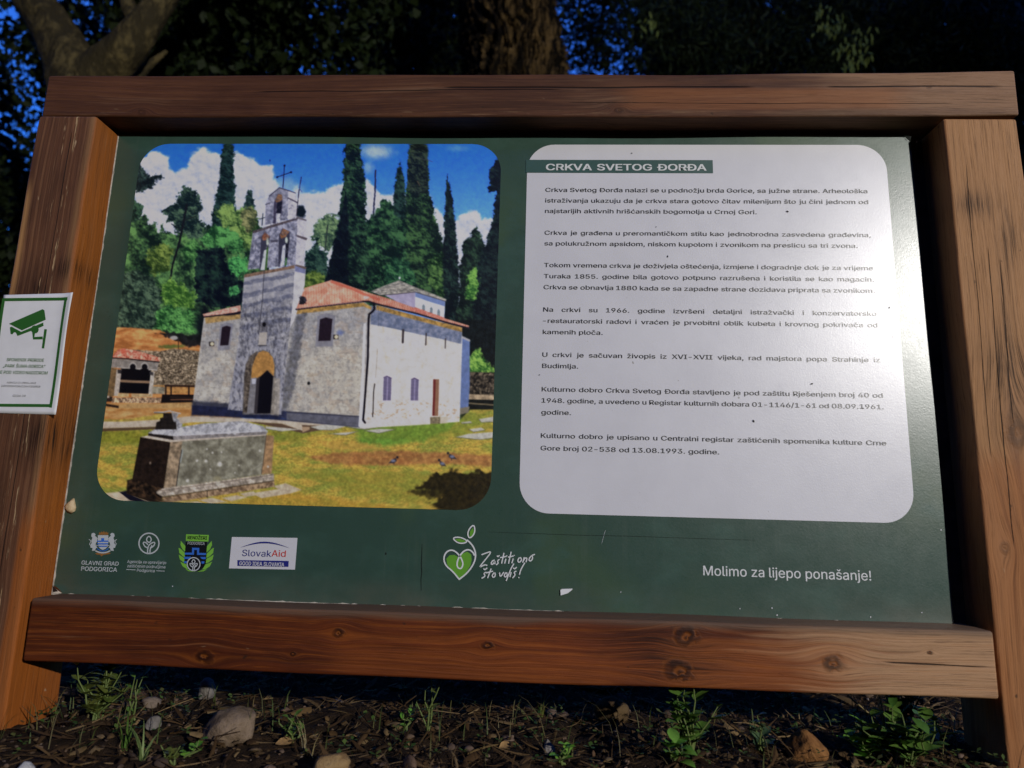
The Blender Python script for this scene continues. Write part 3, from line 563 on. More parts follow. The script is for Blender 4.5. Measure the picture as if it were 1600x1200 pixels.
    P.poly(a((408, 852), (1522, 702), (1528, 772), (415, 935), (352, 905), (350, 885)), (138, 128, 116), .6, .2, 4, 158, 0, 4, 1, (164, 154, 142)); P.line(a((400, 875), (900, 808), (1500, 720)), 1, (84, 72, 62), .8)
    P.poly(a((415, 942), (1525, 775), (1535, 835), (404, 1010)), (112, 90, 70), .6, .22, 4, 159, 0, 4, 1, (136, 116, 92)); P.line(a((858, 878), (858, 945)), 1.1, (50, 42, 36))
    P.line(a((410, 940), (1525, 775)), 1.3, (44, 36, 30), .8); P.blob(*a((965, 800))[0], 3.4, 4.4, (176, 172, 160), .5, .85, .2); P.blob(*a((960, 755))[0], 6, 4, (150, 142, 110), .6, .5)
    P.poly(a((188, 338), (290, 320), (520, 360), (1447, 308), (1447, 322), (490, 390)), (176, 164, 150), .6, .1, 4)
    P.poly(a((268, 296), (330, 262), (540, 248), (800, 205), (1180, 178), (1240, 186), (1420, 232), (1462, 284), (1452, 312), (520, 368), (268, 326)), (146, 146, 150), .6, .14, 5, 160, 0, 4, 1, (174, 174, 180))
    P.poly(a((268, 300), (520, 330), (520, 368), (268, 326)), (34, 28, 26), .7, .2, 3); P.poly(a((520, 328), (1455, 284), (1452, 312), (520, 368)), (112, 106, 104), .8, .2, 4, 161, 0, 4, .85); P.line(a((520, 326), (1000, 300), (1460, 276)), 1.1, (196, 196, 204), .7)
    for x in (330, 400, 590, 760, 910, 1070, 1130): P.blob(*a((x, 296))[0], 3.2, 2.4, (196, 196, 202), .6, .7, .3)
    P.poly(a((338, 264), (350, 190), (385, 178), (388, 148), (418, 142), (418, 100), (500, 98), (520, 182), (548, 190), (552, 262)), (34, 29, 26), .6, .2, 3)
    P.poly(a((500, 92), (572, 108), (552, 150), (578, 172), (586, 196), (612, 204), (604, 244), (552, 262), (546, 192), (520, 182)), (134, 134, 138), .6, .2, 3, 162); P.line(a((328, 92), (420, 90), (480, 78), (590, 104)), 1.8, (160, 158, 156)); P.line(a((328, 96), (430, 100)), 1, (40, 36, 34))
    # pigeons
    for x, y, fl in ((615, 719.5, 1), (691, 724, -.8), (706, 713, -1)):
        P.poly([(x-8*fl, y+4.5), (x-3*fl, y-1), (x+4*fl, y-4), (x+5*fl, y+1), (x+1*fl, y+4)], (44, 42, 52), .6); P.blob(x-.5*fl, y+.4, 3.6, 2.1, (122, 126, 146), .5, .8)
        P.blob(x+6*fl, y-5, 1.8, 2, (30, 28, 38), .3); P.line([(x+.5*fl, y+3), (x+.5*fl, y+6.5)], .8, (50, 40, 40))
    # tiny ink and scan grain
    P.C *= (1+.11*(fbm(X/1.7, Y/1.7, 201, 2)-.5)+.12*(fbm(X/5, Y/5, 203, 2)-.5))[..., None]*sstep(-400, 200, P.C.sum(-1))[..., None]
    for _ in range(1):                             # the softness of an enlarged snapshot
        A = np.pad(P.C, ((1, 1), (1, 1), (0, 0)), 'edge'); A = A[:, :-2]*.22+A[:, 1:-1]*.56+A[:, 2:]*.22; P.C = A[:-2]*.22+A[1:-1]*.56+A[2:]*.22
    return np.clip(P.C, 4, 235)
# ------------------------------------------------------------------ materials of the print
def print_ink(name, c, var=.06, attr=None):
    """ink under a satin laminate with fine orange-peel grain"""
    M = Mat(name, PANEL_ROUGH, .9); x, y, z = M.xyz()
    n = M.noise(M.vec(x, y, z), 900., 2., .6); n2 = M.noise(M.vec(x, y, z), 34., 4., .6); n3 = M.noise(M.vec(x, y, z), 420., 3., .7); n4 = M.noise(M.vec(x, y, z), 210., 2., .6)
    if attr:
        a = M.t.nodes.new('ShaderNodeAttribute'); a.attribute_name = attr; c = a.outputs['Color']
        M.color(M.mix(c, (0, 0, 0), ((n2-.5)*var).clamp()))
    elif callable(c): M.color(c(M, x, y, z))
    else: M.color(M.mix(tuple(v*(1-var) for v in c), tuple(min(.95, v*(1+var)) for v in c), n2))
    M.bump(n*.5+n3*.6+n4*.15, .00026, .6); M.rough((n2*.10+n3*.14+PANEL_ROUGH-.12).clamp())
    return M.m
PANEL_ROUGH = .31
def green_col(M, x, y, z):
    a = M.noise(M.vec(x*1.6+z*.9, y, z*1.1-x*.7), 3.2, 3., .55, .6); b = M.noise(M.vec(x, y, z), 160., 3., .6)
    d = M.noise(M.vec(x*2.+3., y, z*3.), 7., 4., .6)
    leafy = ((x*9.+z*13.+a*7.).sin()*.5+.5).pow(3.)          # the faint leaf pattern printed in the green
    c = M.mix((.034, .074, .056), (.052, .096, .050), (leafy*.9*a.step(.35, .65)).clamp())
    c = M.mix(c, (.046, .100, .078), d.step(.45, .8))
    dr = M.noise(M.vec(x*95., y, z*2.2), 1., 4., .6); du_ = M.noise(M.vec(x*5., y, z*9.), 1., 4., .65)   # run-off streaks and dust
    c = M.mix(c, (.10, .13, .105), (dr.step(.52, .78)*du_.step(.40, .75)*.38).clamp())
    c = M.mix(c, (.13, .12, .09), (z.step(ZB-.69, ZB-.745)*du_.step(.3, .7)*.5).clamp())
    c = M.mix(c, (.07, .125, .10), (b.step(.66, .8)*.35).clamp())
    return c
m_green = print_ink('panel_green', green_col)
def paper_col(M, x, y, z):
    a = M.noise(M.vec(x, y, z), 9., 4., .6); s = M.noise(M.vec(x, y, z), 75., 2., .5); s2 = M.noise(M.vec(x*1.+9., y, z), 160., 2., .5)
    c = M.mix((.64, .64, .69), (.69, .69, .74), a.step(.3, .7))
    c = M.mix(c, (.30, .28, .25), (s.step(.765, .80)*.8).clamp()); c = M.mix(c, (.36, .34, .32), (s2.step(.77, .80)*.7).clamp())
    return c
m_paper = print_ink('panel_paper_white', paper_col)
m_text = print_ink('ink_charcoal', (.045, .045, .05)); m_title = print_ink('ink_title_green', (.045, .10, .085)); m_white = print_ink('ink_white', (.72, .74, .75))
m_navy = print_ink('ink_navy', (.02, .025, .20)); m_red = print_ink('ink_red', (.55, .03, .025)); m_black = print_ink('ink_black', (.008, .009, .012))
m_lime = print_ink('ink_lime', (.20, .50, .06)); m_heart = print_ink('ink_leaf_green', (.13, .36, .035)); m_blue = print_ink('ink_blue', (.04, .16, .62)); m_gold = print_ink('ink_gold', (.30, .14, .04))
m_pale = print_ink('ink_pale', (.52, .56, .58)); m_photo = print_ink('photo_print', None, .05, 'print')

# ------------------------------------------------------------------ flat printed shapes and lettering
class Flat:
    """flat shapes lying on the panel, each a hair above the last; gathered into one mesh"""
    def __init__(s, y, fn=None): s.V, s.F, s.y, s.k = [], [], y, 0; s.fn = fn or (lambda p: aty(p[0], p[1], D))
    def lift(s): s.k += 1; return s.y-.00003*s.k
    def poly(s, pts, raw=False):
        y = s.lift(); P = [p if raw else s.fn(p) for p in pts]
        a = sum(P[i][0]*P[(i+1) % len(P)][2]-P[(i+1) % len(P)][0]*P[i][2] for i in range(len(P)))
        if a < 0: P = P[::-1]
        n = len(s.V); s.V += [(p[0], y, p[2]) for p in P]; s.F.append(list(range(n, n+len(P))))
        return s
    def circle(s, c, rx, ry=None, n=28): return s.poly([(c[0]+rx*math.cos(t*2*math.pi/n), c[1]+(ry or rx)*math.sin(t*2*math.pi/n)) for t in range(n)])
    def stroke(s, pts, wpx, closed=False, smooth=0, taper=0., raw=False):
        P = [np.array(p, float) for p in pts]
        for _ in range(smooth):
            Q = []; n = len(P)
            for i in range(n if closed else n-1):
                p, q = P[i], P[(i+1) % n]; Q += [p*.75+q*.25, p*.25+q*.75]
            if not closed: Q = [P[0]]+Q+[P[-1]]
            P = Q
        y = s.lift(); n = len(P); b = len(s.V)
        for i in range(n):
            p0 = P[i-1] if (closed or i > 0) else P[i]; p1 = P[(i+1) % n] if (closed or i < n-1) else P[i]
            t = p1-p0; t = t/(np.hypot(*t)+1e-9); nn = np.array((-t[1], t[0]))
            w = wpx/2*(1-taper*abs(2*i/(n-1)-1)**2)
            for q in (P[i]+nn*w, P[i]-nn*w):
                p = s.fn(q); s.V.append((p[0], y, p[2]))
        for i in range(n if closed else n-1):
            j = (i+1) % n; s.F.append([b+2*i, b+2*i+1, b+2*j+1, b+2*j])
        return s
    def ring(s, c, r, w, ry=None, n=36): return s.stroke([(c[0]+r*math.cos(t*2*math.pi/n), c[1]+(ry or r)*math.sin(t*2*math.pi/n)) for t in range(n)], w, True)
    def add(s, V, F):
        n = len(s.V); y = s.lift(); s.V += [(v[0], y, v[1]) for v in V]; s.F += [[n+i for i in f] for f in F]
    def build(s, name, mat, parent): return obj(name, mesh(name, s.V, s.F), parent, [mat])

FONT = None
try:
    _p = os.path.join(bpy.utils.system_resource('DATAFILES'), 'fonts', 'Inter.woff2')   # the lettering face that ships with Blender
    if os.path.exists(_p): FONT = bpy.data.fonts.load(_p)
except Exception: FONT = None
_cache = {}
def glyph_fill(loops):
    """triangles for each outer outline with its own counters; overlapping outlines lie a hair apart"""
    area = lambda L: sum(L[i][0]*L[(i+1) % len(L)][1]-L[(i+1) % len(L)][0]*L[i][1] for i in range(len(L)))/2
    def inside(p, L):
        r = False
        for i in range(len(L)):
            (ax, ay), (bx, by) = L[i], L[(i+1) % len(L)]
            if (ay > p[1]) != (by > p[1]) and p[0] < (bx-ax)*(p[1]-ay)/(by-ay)+ax: r = not r
        return r
    A = [area(L) for L in loops]
    hole = []
    for i, L in enumerate(loops):
        hole.append(any(j != i and A[j]*A[i] < 0 and abs(A[j]) > abs(A[i]) and inside(L[0], M_) for j, M_ in enumerate(loops)))
    V, F = [], []; lev = 0
    for i, L in enumerate(loops):
        if hole[i]: continue
        hs = [M_ for j, M_ in enumerate(loops) if hole[j] and A[j]*A[i] < 0 and inside(M_[0], L)]
        polys = [[Vector((p[0], p[1], 0)) for p in q_] for q_ in [L]+hs]; b = len(V)
        for q_ in [L]+hs: V += [(p[0], p[1], lev) for p in q_]
        F += [[b+k for k in t] for t in mathutils.geometry.tessellate_polygon(polys)]; lev = (lev+1) % 4
    return V, F
def word(txt):
    if txt in _cache: return _cache[txt]
    V, F = [], []; x_adv = 0.
    c = bpy.data.curves.new('lettering_curve', 'FONT'); c.body = txt; c.size = 1.; c.fill_mode = 'NONE'; c.resolution_u = 3
    if FONT: c.font = FONT
    o = bpy.data.objects.new('lettering_tmp', c); COL.objects.link(o)
    bpy.context.view_layer.update()
    e = o.evaluated_get(bpy.context.evaluated_depsgraph_get()); me = e.to_mesh()
    co = [(v.co.x, v.co.y) for v in me.vertices]; nb_ = {}
    for ed in me.edges:
        p_, q_ = ed.vertices; nb_.setdefault(p_, []).append(q_); nb_.setdefault(q_, []).append(p_)
    seen, loops = set(), []
    for st in range(len(co)):
        if st in seen or st not in nb_: continue
        L, cur, prev = [], st, None
        while cur not in seen:
            seen.add(cur); L.append(co[cur]); nx_ = [k for k in nb_[cur] if k not in seen]
            if not nx_: break
            cur = min(nx_, key=lambda k: 0 if k == cur+1 else 1) if len(L) == 1 else nx_[0]
        if len(L) > 2: loops.append(L)
    e.to_mesh_clear(); bpy.data.objects.remove(o); bpy.data.curves.remove(c)
    V, F = glyph_fill(loops)
    x0 = min(v[0] for v in V); x1 = max(v[0] for v in V)
    _cache[txt] = ([(v[0]-x0, v[1], v[2]) for v in V], F, x1-x0); return _cache[txt]
def words_width(txt, size, sx, gap=.27):
    ws = txt.split(' '); return sum(word(w)[2] for w in ws)*size*sx+gap*size*sx*(len(ws)-1)
def text(fl, txt, size, x0, z0, sx=1., x1=None, bold=0., slope=0., gap=.27, fit=False, shear=0.):
    """set a line of words; a heavier weight is struck twice with a small shift"""
    ws = txt.split(' '); nat = sum(word(w)[2] for w in ws)*size*sx
    if fit:
        full = words_width(txt, size, sx, gap); sx *= (x1-x0)/full; g = gap*size*sx
    elif x1 is not None and len(ws) > 1: g = (x1-x0-nat)/(len(ws)-1)
    else: g = gap*size*sx
    x = x0; shifts = [0.] if bold <= 0 else [-bold, 0, bold] if bold > .012 else [-bold*.5, bold*.5]
    for w in ws:
        V, F, wd_ = word(w)
        for k, sh in enumerate(shifts):
            for vs in ((0,) if bold < .015 else (-.5, .5)):
                n = len(fl.V); y = fl.y-.00001*(k*2+(vs > 0))*4
                fl.V += [(x+(v[0]+sh+shear*v[1])*size*sx, y-v[2]*.00001, z0+(v[1]+vs*bold)*size+slope*(x-x0)) for v in V]; fl.F += [[n+i for i in f] for f in F]
        x += wd_*size*sx+g
    return x

# ------------------------------------------------------------------ the information board
sign = thing('information_board', 'wooden information board with green printed panel about an old stone church', 'information board')
post_l = beam('post', -.7465, -.6505, 0, .105, -.06, ZB+.003, wood('post_timber_left', 'z', (.065, .027, .014), (.16, .066, .032), (.34, .17, .08), (.26, .135, .07), [(.50, -.735, .018), (.16, -.70, .012)], 3., 95., -.08, (.0, .0),
    scr=.75, lines_amt=.8, stain=[(.60, -.71, .05, .03, 1.2), (.66, -.66, .02, .02, .9), (.40, -.66, .04, .03, 1.)], hot=[(.55, .80, -.7455, -.735, .8, (.50, .26, .10)), (-.1, .95, -.662, -.6545, .55, (.38, .20, .085)), (-.1, .95, -.6535, -.64, .9, (.36, .105, .010)), (-.1, .28, -.67, -.64, .8, (.34, .095, .014))],
    cracks=[(.1, .9, -.690, 0.003, .0008)], chips=[(-.705, -.695, .60, (.5, .32, .17)), (-.683, -.677, .56, (.5, .34, .18))]), sign, .0048, 'z', seed=1)
post_r = beam('post', .6755, .785, .014, .105, -.06, ZB+.004, wood('post_timber_right', 'z', (.085, .030, .010), (.265, .100, .032), (.48, .21, .07), (.37, .19, .08), [(.445, .738, .034), (.90-.62, .70, .012)], 9., 80., .22, (.30, .75),
    scr=.45, lines_amt=.75, stain=[(.52, .73, .06, .03, .9), (.78, .71, .02, .03, .8), (.72, .75, .05, .012, .7), (.60, .735, .10, .006, .7)], hot=[(-.1, .40, .66, .78, .6, (.32, .115, .035)), (.3, .93, .663, .678, .7, (.36, .15, .055))],
    cracks=[(.28, .72, .712, .02, .0010), (.45, .70, .731, .02, .0009), (.40, .85, .695, .015, .0008)]), sign, .0042, 'z', seed=4)
ztr0, ztr1 = ZB-.0005, ZB+.0735
top_rail = beam('top_rail', -.754, .790, .015, .11, ztr0+.0095, ztr1+.0105, wood('top_rail_timber', 'x', (.045, .017, .009), (.115, .045, .021), (.22, .095, .036), (.26, .145, .08), [(-.587, ZB+.018, .010), (.185, ZB+.020, .010), (.66, ZB+.058, .006)], 5., 72., -.06, (.25, .75),
    scr=.12, lines_amt=.45, stain=[(.1, ZB+.02, .5, .02, .25)], hot=[(.20, .62, ZB+.022, ZB+.058, .55, (.28, .10, .030)), (.45, .78, ZB+.002, ZB+.02, .5, (.14, .08, .045))],
    cracks=[(-.1, .40, ZB+.0585, .004, .0018), (.50, .775, ZB+.060, -.004, .0014), (-.4, .1, ZB+.0535, .004, .0010), (.1, .7, ZB+.033, -.004, .0006)], chips=[(ZB+.0105, ZB+.0185, .56, (.40, .26, .14))]), sign, .0035, 'x', seed=2)
zb0, zb1 = ZB-.8245, ZB-.7405
bottom_rail = beam('bottom_rail', -.641, .668, .004, .10, zb0, zb1, wood('bottom_rail_timber', 'x', (.052, .0105, .0035), (.165, .036, .007), (.46, .135, .018), (.42, .245, .13), [(-.383, ZB-.808, .018), (-.199, ZB-.770, .012), (.004, ZB-.781, .013), (.262, ZB-.800, .026), (.272, ZB-.757, .021), (.462, ZB-.785, .017), (.585, ZB-.768, .005), (-.26, ZB-.80, .006)], 7., 74., -.10, (.22, .60),
    scr=.28, lines_amt=.75, stain=[(-.5, ZB-.76, .22, .02, .55), (.262, ZB-.80, .05, .02, .8), (.22, ZB-.77, .06, .03, .6)], hot=[(.25, .50, ZB-.825, ZB-.76, .35, (.36, .115, .028)), (-.2, .28, ZB-.822, ZB-.79, .45, (.26, .066, .012))],
    cracks=[(.52, .662, ZB-.782, -.01, .0011), (.262, .264, ZB-.80, 14., .0006)], grey_top=ZB-.7475), sign, .0038, 'x', seed=3)

# the panel: a sheet with a pale sawn edge, standing in the frame
PZ0, PZ1, PX0, PX1 = ZB-.7425, ZB+.002, -.6505, .6495
def box(name, x0, x1, y0, y1, z0, z1, mat, parent, r=.0008):
    bm = bmesh.new(); bmesh.ops.create_cube(bm, size=1)
    bmesh.ops.scale(bm, vec=(x1-x0, y1-y0, z1-z0), verts=bm.verts); bmesh.ops.translate(bm, vec=((x0+x1)/2, (y0+y1)/2, (z0+z1)/2), verts=bm.verts)
    if r: bmesh.ops.bevel(bm, geom=bm.edges[:], offset=r, segments=1, affect='EDGES')
    return obj(name, from_bm(name, bm), parent, [mat])
panel = box('panel', PX0+.002, PX1, D, D+.008, PZ0+.0015, PZ1, m_green, sign, 0)
m_edge = plain('worn_sheet_edge', (.50, .46, .40), .7, .2, .35, 90., .0003)
def edging(pts, y0, y1):                           # the bare, chipped edge of the sheet along its foot and left side
    V, F = [], []
    for i, (x, z, nx, nz) in enumerate(pts):
        j = .0002+.0004*vn1(i*.7)+.0012*max(0, vn1(i*.31+2)-.86)*6; V += [(x, y0, z), (x+nx*(.0012+j), y0, z+nz*(.0012+j)), (x+nx*(.0012+j), y1, z+nz*(.0012+j))]
    for i in range(len(pts)-1):
        a, b = 3*i, 3*i+3; F += [(a, b, b+1, a+1), (a+1, b+1, b+2, a+2)]
    return V, F
def vn1(t): return .5+.5*math.sin(t*2.3+1.7*math.sin(t*1.1)+math.sin(t*7.7))
V, F = edging([(PX0+.001+i*(PX1-PX0-.001)/220, PZ0, 0, 1) for i in range(221)], D-.0006, D+.004); V2, F2 = edging([(PX0+.0002, PZ0+i*(PZ1-PZ0)/140, 1, 0) for i in range(141)], D-.0007, D+.004)
obj('bare_edge', mesh('bare_edge', V+V2, F+[tuple(len(V)+k for k in f) for f in F2]), panel, [m_edge])
box('backing_board', -.649, .6745, D+.012, D+.022, PZ0-.02, PZ1-.004, plain('backing_ply', (.05, .035, .025), .8, .1, .4, 30.), sign)

def rrect(x0, x1, z0, z1, r, n=12):
    P = []
    for cx, cz, a in ((x1-r, z1-r, 0), (x0+r, z1-r, 90), (x0+r, z0+r, 180), (x1-r, z0+r, 270)):
        P += [(cx+r*math.cos(rad(a+90*i/n)), 0, cz+r*math.sin(rad(a+90*i/n))) for i in range(n+1)]
    return P
# the printed photograph: a fine sheet that carries its colours per point
U0, U1, W0, W1, RR = -.6065, -.0015, ZB-.603, ZB-.0145, .049
NU, NW = 640, 600
wz = np.linspace(W1, W0, NW); e = np.zeros(NW)
dz = np.minimum(W1-wz, wz-W0); k = dz < RR; e[k] = RR-np.sqrt(np.maximum(RR**2-(RR-dz[k])**2, 0))
xx = (U0+e)[:, None]+np.linspace(0, 1, NU)[None, :]*(U1-U0-2*e)[:, None]; zz = np.repeat(wz[:, None], NU, 1)
rel = np.stack([xx-CAM[0], np.full_like(xx, D-CAM[1]), zz-CAM[2]], -1); dep = rel@FWD
C = paint_print(800+1000*(rel@RIGHT)/dep, 600+1000*(rel@DOWN)/dep)/255.
lin = np.where(C < .04045, C/12.92, ((C+.055)/1.055)**2.4); lin = 1.06*lin**1.06*PRINT_GAIN; lin = np.where(lin > .6, .6+.3*np.tanh((lin-.6)/.3), lin)
me = bpy.data.meshes.new('printed_photograph')
idx = np.arange(NU*NW).reshape(NW, NU); q = np.stack([idx[:-1, :-1], idx[1:, :-1], idx[1:, 1:], idx[:-1, 1:]], -1).reshape(-1, 4)
me.vertices.add(NU*NW); me.vertices.foreach_set('co', np.stack([xx, np.full_like(xx, D-.0004), zz], -1).ravel().astype(np.float32))
me.loops.add(q.size); me.loops.foreach_set('vertex_index', q.ravel().astype(np.int32))
me.polygons.add(len(q)); me.polygons.foreach_set('loop_start', (np.arange(len(q))*4).astype(np.int32)); me.polygons.foreach_set('loop_total', np.full(len(q), 4, np.int32))
me.update(calc_edges=True); at_ = me.attributes.new('print', 'FLOAT_COLOR', 'POINT')
at_.data.foreach_set('color', np.concatenate([lin.reshape(-1, 3), np.ones((NU*NW, 1))], 1).ravel().astype(np.float32))
obj('printed_photograph', me, panel, [m_photo])

fl = Flat(D-.0004); X0, X1 = .041, .609
fl.poly(rrect(X0, X1, ZB-.6045, ZB-.0155, .044), raw=True); fl.build('text_field', m_paper, panel)
fl = Flat(D-.0008); a = aty(826, 250, D); b = aty(1114, 271, D)
fl.poly([(X0-.002, 0, a[2]), (b[0], 0, a[2]), (b[0], 0, b[2]), (X0-.002, 0, b[2])], raw=True); fl.build('title_strip', m_title, panel)
fl = Flat(D-.0013); p = aty(853.5, 266.5, D); p1 = aty(1103, 266, D)
text(fl, 'CRKVA SVETOG ĐORĐA', .0212, p[0], p[2], 1.1, p1[0], .02, fit=True, gap=.3); fl.build('title_lettering', m_white, panel)
BODY = [("Crkva Svetog Đorđa nalazi se u podnožju brda Gorice, sa južne strane. Arheološka", 853, 300, 1), ("istraživanja ukazuju da je crkva stara gotovo čitav milenijum što ju čini jednom od", 852, 316.6, 1), ("najstarijih aktivnih hrišćanskih bogomolja u Crnoj Gori.", 852, 333, 0),
 ("Crkva je građena u preromantičkom stilu kao jednobrodna zasvedena građevina,", 851, 367, 1), ("sa polukružnom apsidom, niskom kupolom i zvonikom na preslicu sa tri zvona.", 850.5, 383.6, 0),
 ("Tokom vremena crkva je doživjela oštećenja, izmjene i dogradnje dok je za vrijeme", 849.5, 417.5, 1), ("Turaka 1855. godine bila gotovo potpuno razrušena i koristila se kao magacin.", 849, 434.8, 1), ("Crkva se obnavlja 1880 kada se sa zapadne strane dozidava priprata sa zvonikom.", 848.5, 452, 1),
 ("Na crkvi su 1966. godine izvršeni detaljni istražvački i konzervatorsko", 848, 487, 1), ("-restauratorski radovi i vraćen je prvobitni oblik kubeta i krovnog pokrivača od", 847.5, 504.5, 1), ("kamenih ploča.", 847, 522, 0),
 ("U crkvi je sačuvan živopis iz XVI-XVII vijeka, rad majstora popa Strahinje iz", 846.5, 557.5, 1), ("Budimlja.", 846, 575, 0),
 ("Kulturno dobro Crkva Svetog Đorđa stavljeno je pod zaštitu Rješenjem broj 40 od", 845, 611.5, 1), ("1948. godine, a uvedeno u Registar kulturnih dobara 01-1146/1-61 od 08.09.1961.", 844.5, 629, 1), ("godine.", 843.5, 647.5, 0),
 ("Kulturno dobro je upisano u Centralni registar zaštićenih spomenika kulture Crne", 843, 684, 1), ("Gore broj 02-538 od 13.08.1993. godine.", 842.5, 703.5, 0)]
fl = Flat(D-.0008); tx0 = aty(852, 316, D)[0]; tx1 = aty(1356, 317, D)[0]; SZ = .0134
ref = BODY[4][0]; sx = (aty(1339.5, 384, D)[0]-tx0)/words_width(ref, SZ, 1., .29)
for s_, px, py, just in BODY:
    p = aty(px, py, D); k = min(1., (tx1-tx0)/words_width(s_, SZ, sx, .26)) if just else 1.
    text(fl, s_, SZ, tx0, p[2], sx*k, tx1 if just else None, .013, gap=.29)
fl.build('body_lettering', m_text, panel)
fl = Flat(D-.0004); p = aty(1099, 899, D); p1 = aty(1361, 907, D)
text(fl, 'Molimo za lijepo ponašanje!', .0262, p[0], (p[2]+p1[2])/2, 1.02, p1[0], .012, fit=True); fl.build('courtesy_lettering', m_white, panel)

# the crest of the town
L = lambda fl, txt, px0, py, px1, size, bold=.0, sx=1.: text(fl, txt, size, aty(px0, py, D)[0], aty(px0, py, D)[2], sx, aty(px1, py, D)[0], bold, fit=True)
z8 = lambda *a: [(120+x/6.957, 810+y/6.957) for x, y in a]
fl = Flat(D-.0004)
for sgn in (-1, 1):
    mx = lambda pts: z8(*[(286+sgn*(x-286), y) for x, y in pts])
    fl.poly(mx([(345, 250), (352, 205), (372, 190), (366, 170), (385, 156), (408, 164), (414, 190), (400, 212), (412, 240), (408, 268), (424, 290), (420, 318), (398, 322), (404, 352), (372, 350), (362, 322), (346, 318), (366, 290), (360, 262)]))
    fl.stroke(mx([(408, 300), (436, 280), (420, 262), (418, 240), (438, 228)]), 1., smooth=1)
    fl.stroke(mx([(356, 228), (338, 214)]), .9); fl.stroke(mx([(360, 290), (340, 296)]), .9)
fl.stroke(z8((205, 352), (250, 370), (290, 374), (330, 368), (368, 350)), 2., smooth=2)
fl.poly(z8((232, 182), (346, 182), (346, 262), (336, 310), (312, 332), (286, 342), (262, 332), (240, 310), (232, 262)))
fl.build('crest_silver', m_pale, panel)
fl = Flat(D-.0012); fl.poly(z8((226, 240), (272, 240), (272, 214), (304, 214), (304, 240), (350, 240), (350, 254), (226, 254)))
fl.poly(z8((228, 268), (348, 268), (346, 282), (230, 282))); fl.poly(z8((240, 296), (338, 296), (334, 308), (246, 308))); fl.stroke(z8((226, 325), (250, 345), (288, 356), (326, 346), (352, 325)), 1.2, smooth=2); fl.build('crest_blue', m_blue, panel)
fl = Flat(D-.0004); fl.poly(z8((240, 178), (246, 150), (262, 158), (268, 140), (284, 152), (296, 136), (308, 154), (324, 142), (330, 158), (344, 150), (344, 178)))
fl.build('crest_crown', m_gold, panel); fl = Flat(D-.0004); fl.poly(z8((200, 384), (240, 366), (262, 378), (290, 382), (318, 378), (344, 366), (372, 378), (350, 388), (322, 392), (296, 394), (268, 414), (256, 394), (226, 394)))
fl.build('crest_base', m_gold, panel)
fl = Flat(D-.0004); L(fl, 'GLAVNI GRAD', 127.5, 882, 185.5, .0112, .016); L(fl, 'PODGORICA', 127, 891.5, 183, .0116, .016)
L(fl, 'Agencija za upravljanje', 199, 879.4, 260, .0082, .014); L(fl, 'zaštićenim područjima', 199, 886.2, 258.5, .0082, .014); L(fl, 'Podgorica', 214, 893.2, 242, .0084, .014)
fl.stroke([(197.5, 889.8), (212, 890.4)], .9); fl.stroke([(244.5, 891.8), (257.5, 892.3)], .9)
fl.build('partner_lettering', m_pale, panel)
def sprout(fl, cx, cy, s, w):                      # three leaves on two stems inside a ring
    q = lambda *a: [(cx+x*s, cy+y*s) for x, y in a]
    fl.ring((cx, cy), s, w, s*1.02)
    fl.stroke(q((0, -.78), (.26, -.45), (.16, -.18), (0, -.08), (-.2, -.2), (-.26, -.45)), w*.9, True, 1)
    fl.stroke(q((-.14, .98), (-.12, .45), (.05, .1), (.4, -.1), (.62, -.12), (.52, .22), (.26, .42), (.08, .46)), w*.9, False, 1)
    fl.stroke(q((.1, .98), (.12, .55), (.32, .18)), w*.9, False, 1)
    fl.stroke(q((-.16, .44), (-.44, .3), (-.62, -.12), (-.3, -.1), (-.1, .14)), w*.9, False, 1)
fl = Flat(D-.0004); sprout(fl, 233, 849, 15.6, 2.); fl.build('sprout_emblem', m_pale, panel)
# the rangers' badge
fl = Flat(D-.0004); fl.poly(z8((1190, 172), (1438, 180), (1432, 252), (1186, 244)))
for sgn in (-1, 1):
    mx = lambda pts: z8(*[(1300+sgn*(x-1300), y) for x, y in pts])
    for a_ in ([(1418, 300), (1468, 244), (1472, 290), (1450, 334), (1412, 372)], [(1414, 384), (1470, 330), (1492, 318), (1484, 376), (1446, 412), (1410, 430)], [(1410, 440), (1460, 412), (1490, 392), (1478, 446), (1436, 478), (1404, 488)],
               [(1402, 498), (1440, 486), (1474, 470), (1448, 520), (1400, 552), (1366, 556)], [(1366, 562), (1420, 552), (1380, 574), (1340, 578), (1310, 578)]): fl.poly(mx(a_))
fl.build('badge_wings', m_lime, panel)
fl = Flat(D-.0005); fl.poly(z8((1186, 252), (1418, 256), (1412, 470), (1384, 530), (1330, 572), (1272, 572), (1214, 540), (1170, 480))); L(fl, 'RENDŽERI', 293.4, 842.2, 323.5, .0090, .03); fl.build('badge_shield', m_black, panel)
fl = Flat(D-.0012); fl.poly(z8((1180, 372), (1256, 372), (1258, 318), (1336, 320), (1334, 374), (1410, 376), (1408, 398), (1312, 396), (1312, 342), (1280, 342), (1278, 394), (1178, 392)))
fl.poly(z8((1174, 416), (1250, 416), (1224, 440), (1172, 440))); fl.poly(z8((1344, 418), (1406, 418), (1406, 442), (1366, 442))); fl.poly(z8((1170, 464), (1206, 464), (1200, 486), (1172, 486))); fl.poly(z8((1360, 466), (1394, 466), (1388, 490), (1362, 490)))
fl.build('badge_bars', m_blue, panel)
fl = Flat(D-.0016); sprout(fl, 303.4, 881.3, 10., 1.5); L(fl, 'PODGORICA', 294, 850.6, 320.5, .0078, .014); fl.build('badge_emblem', m_pale, panel)
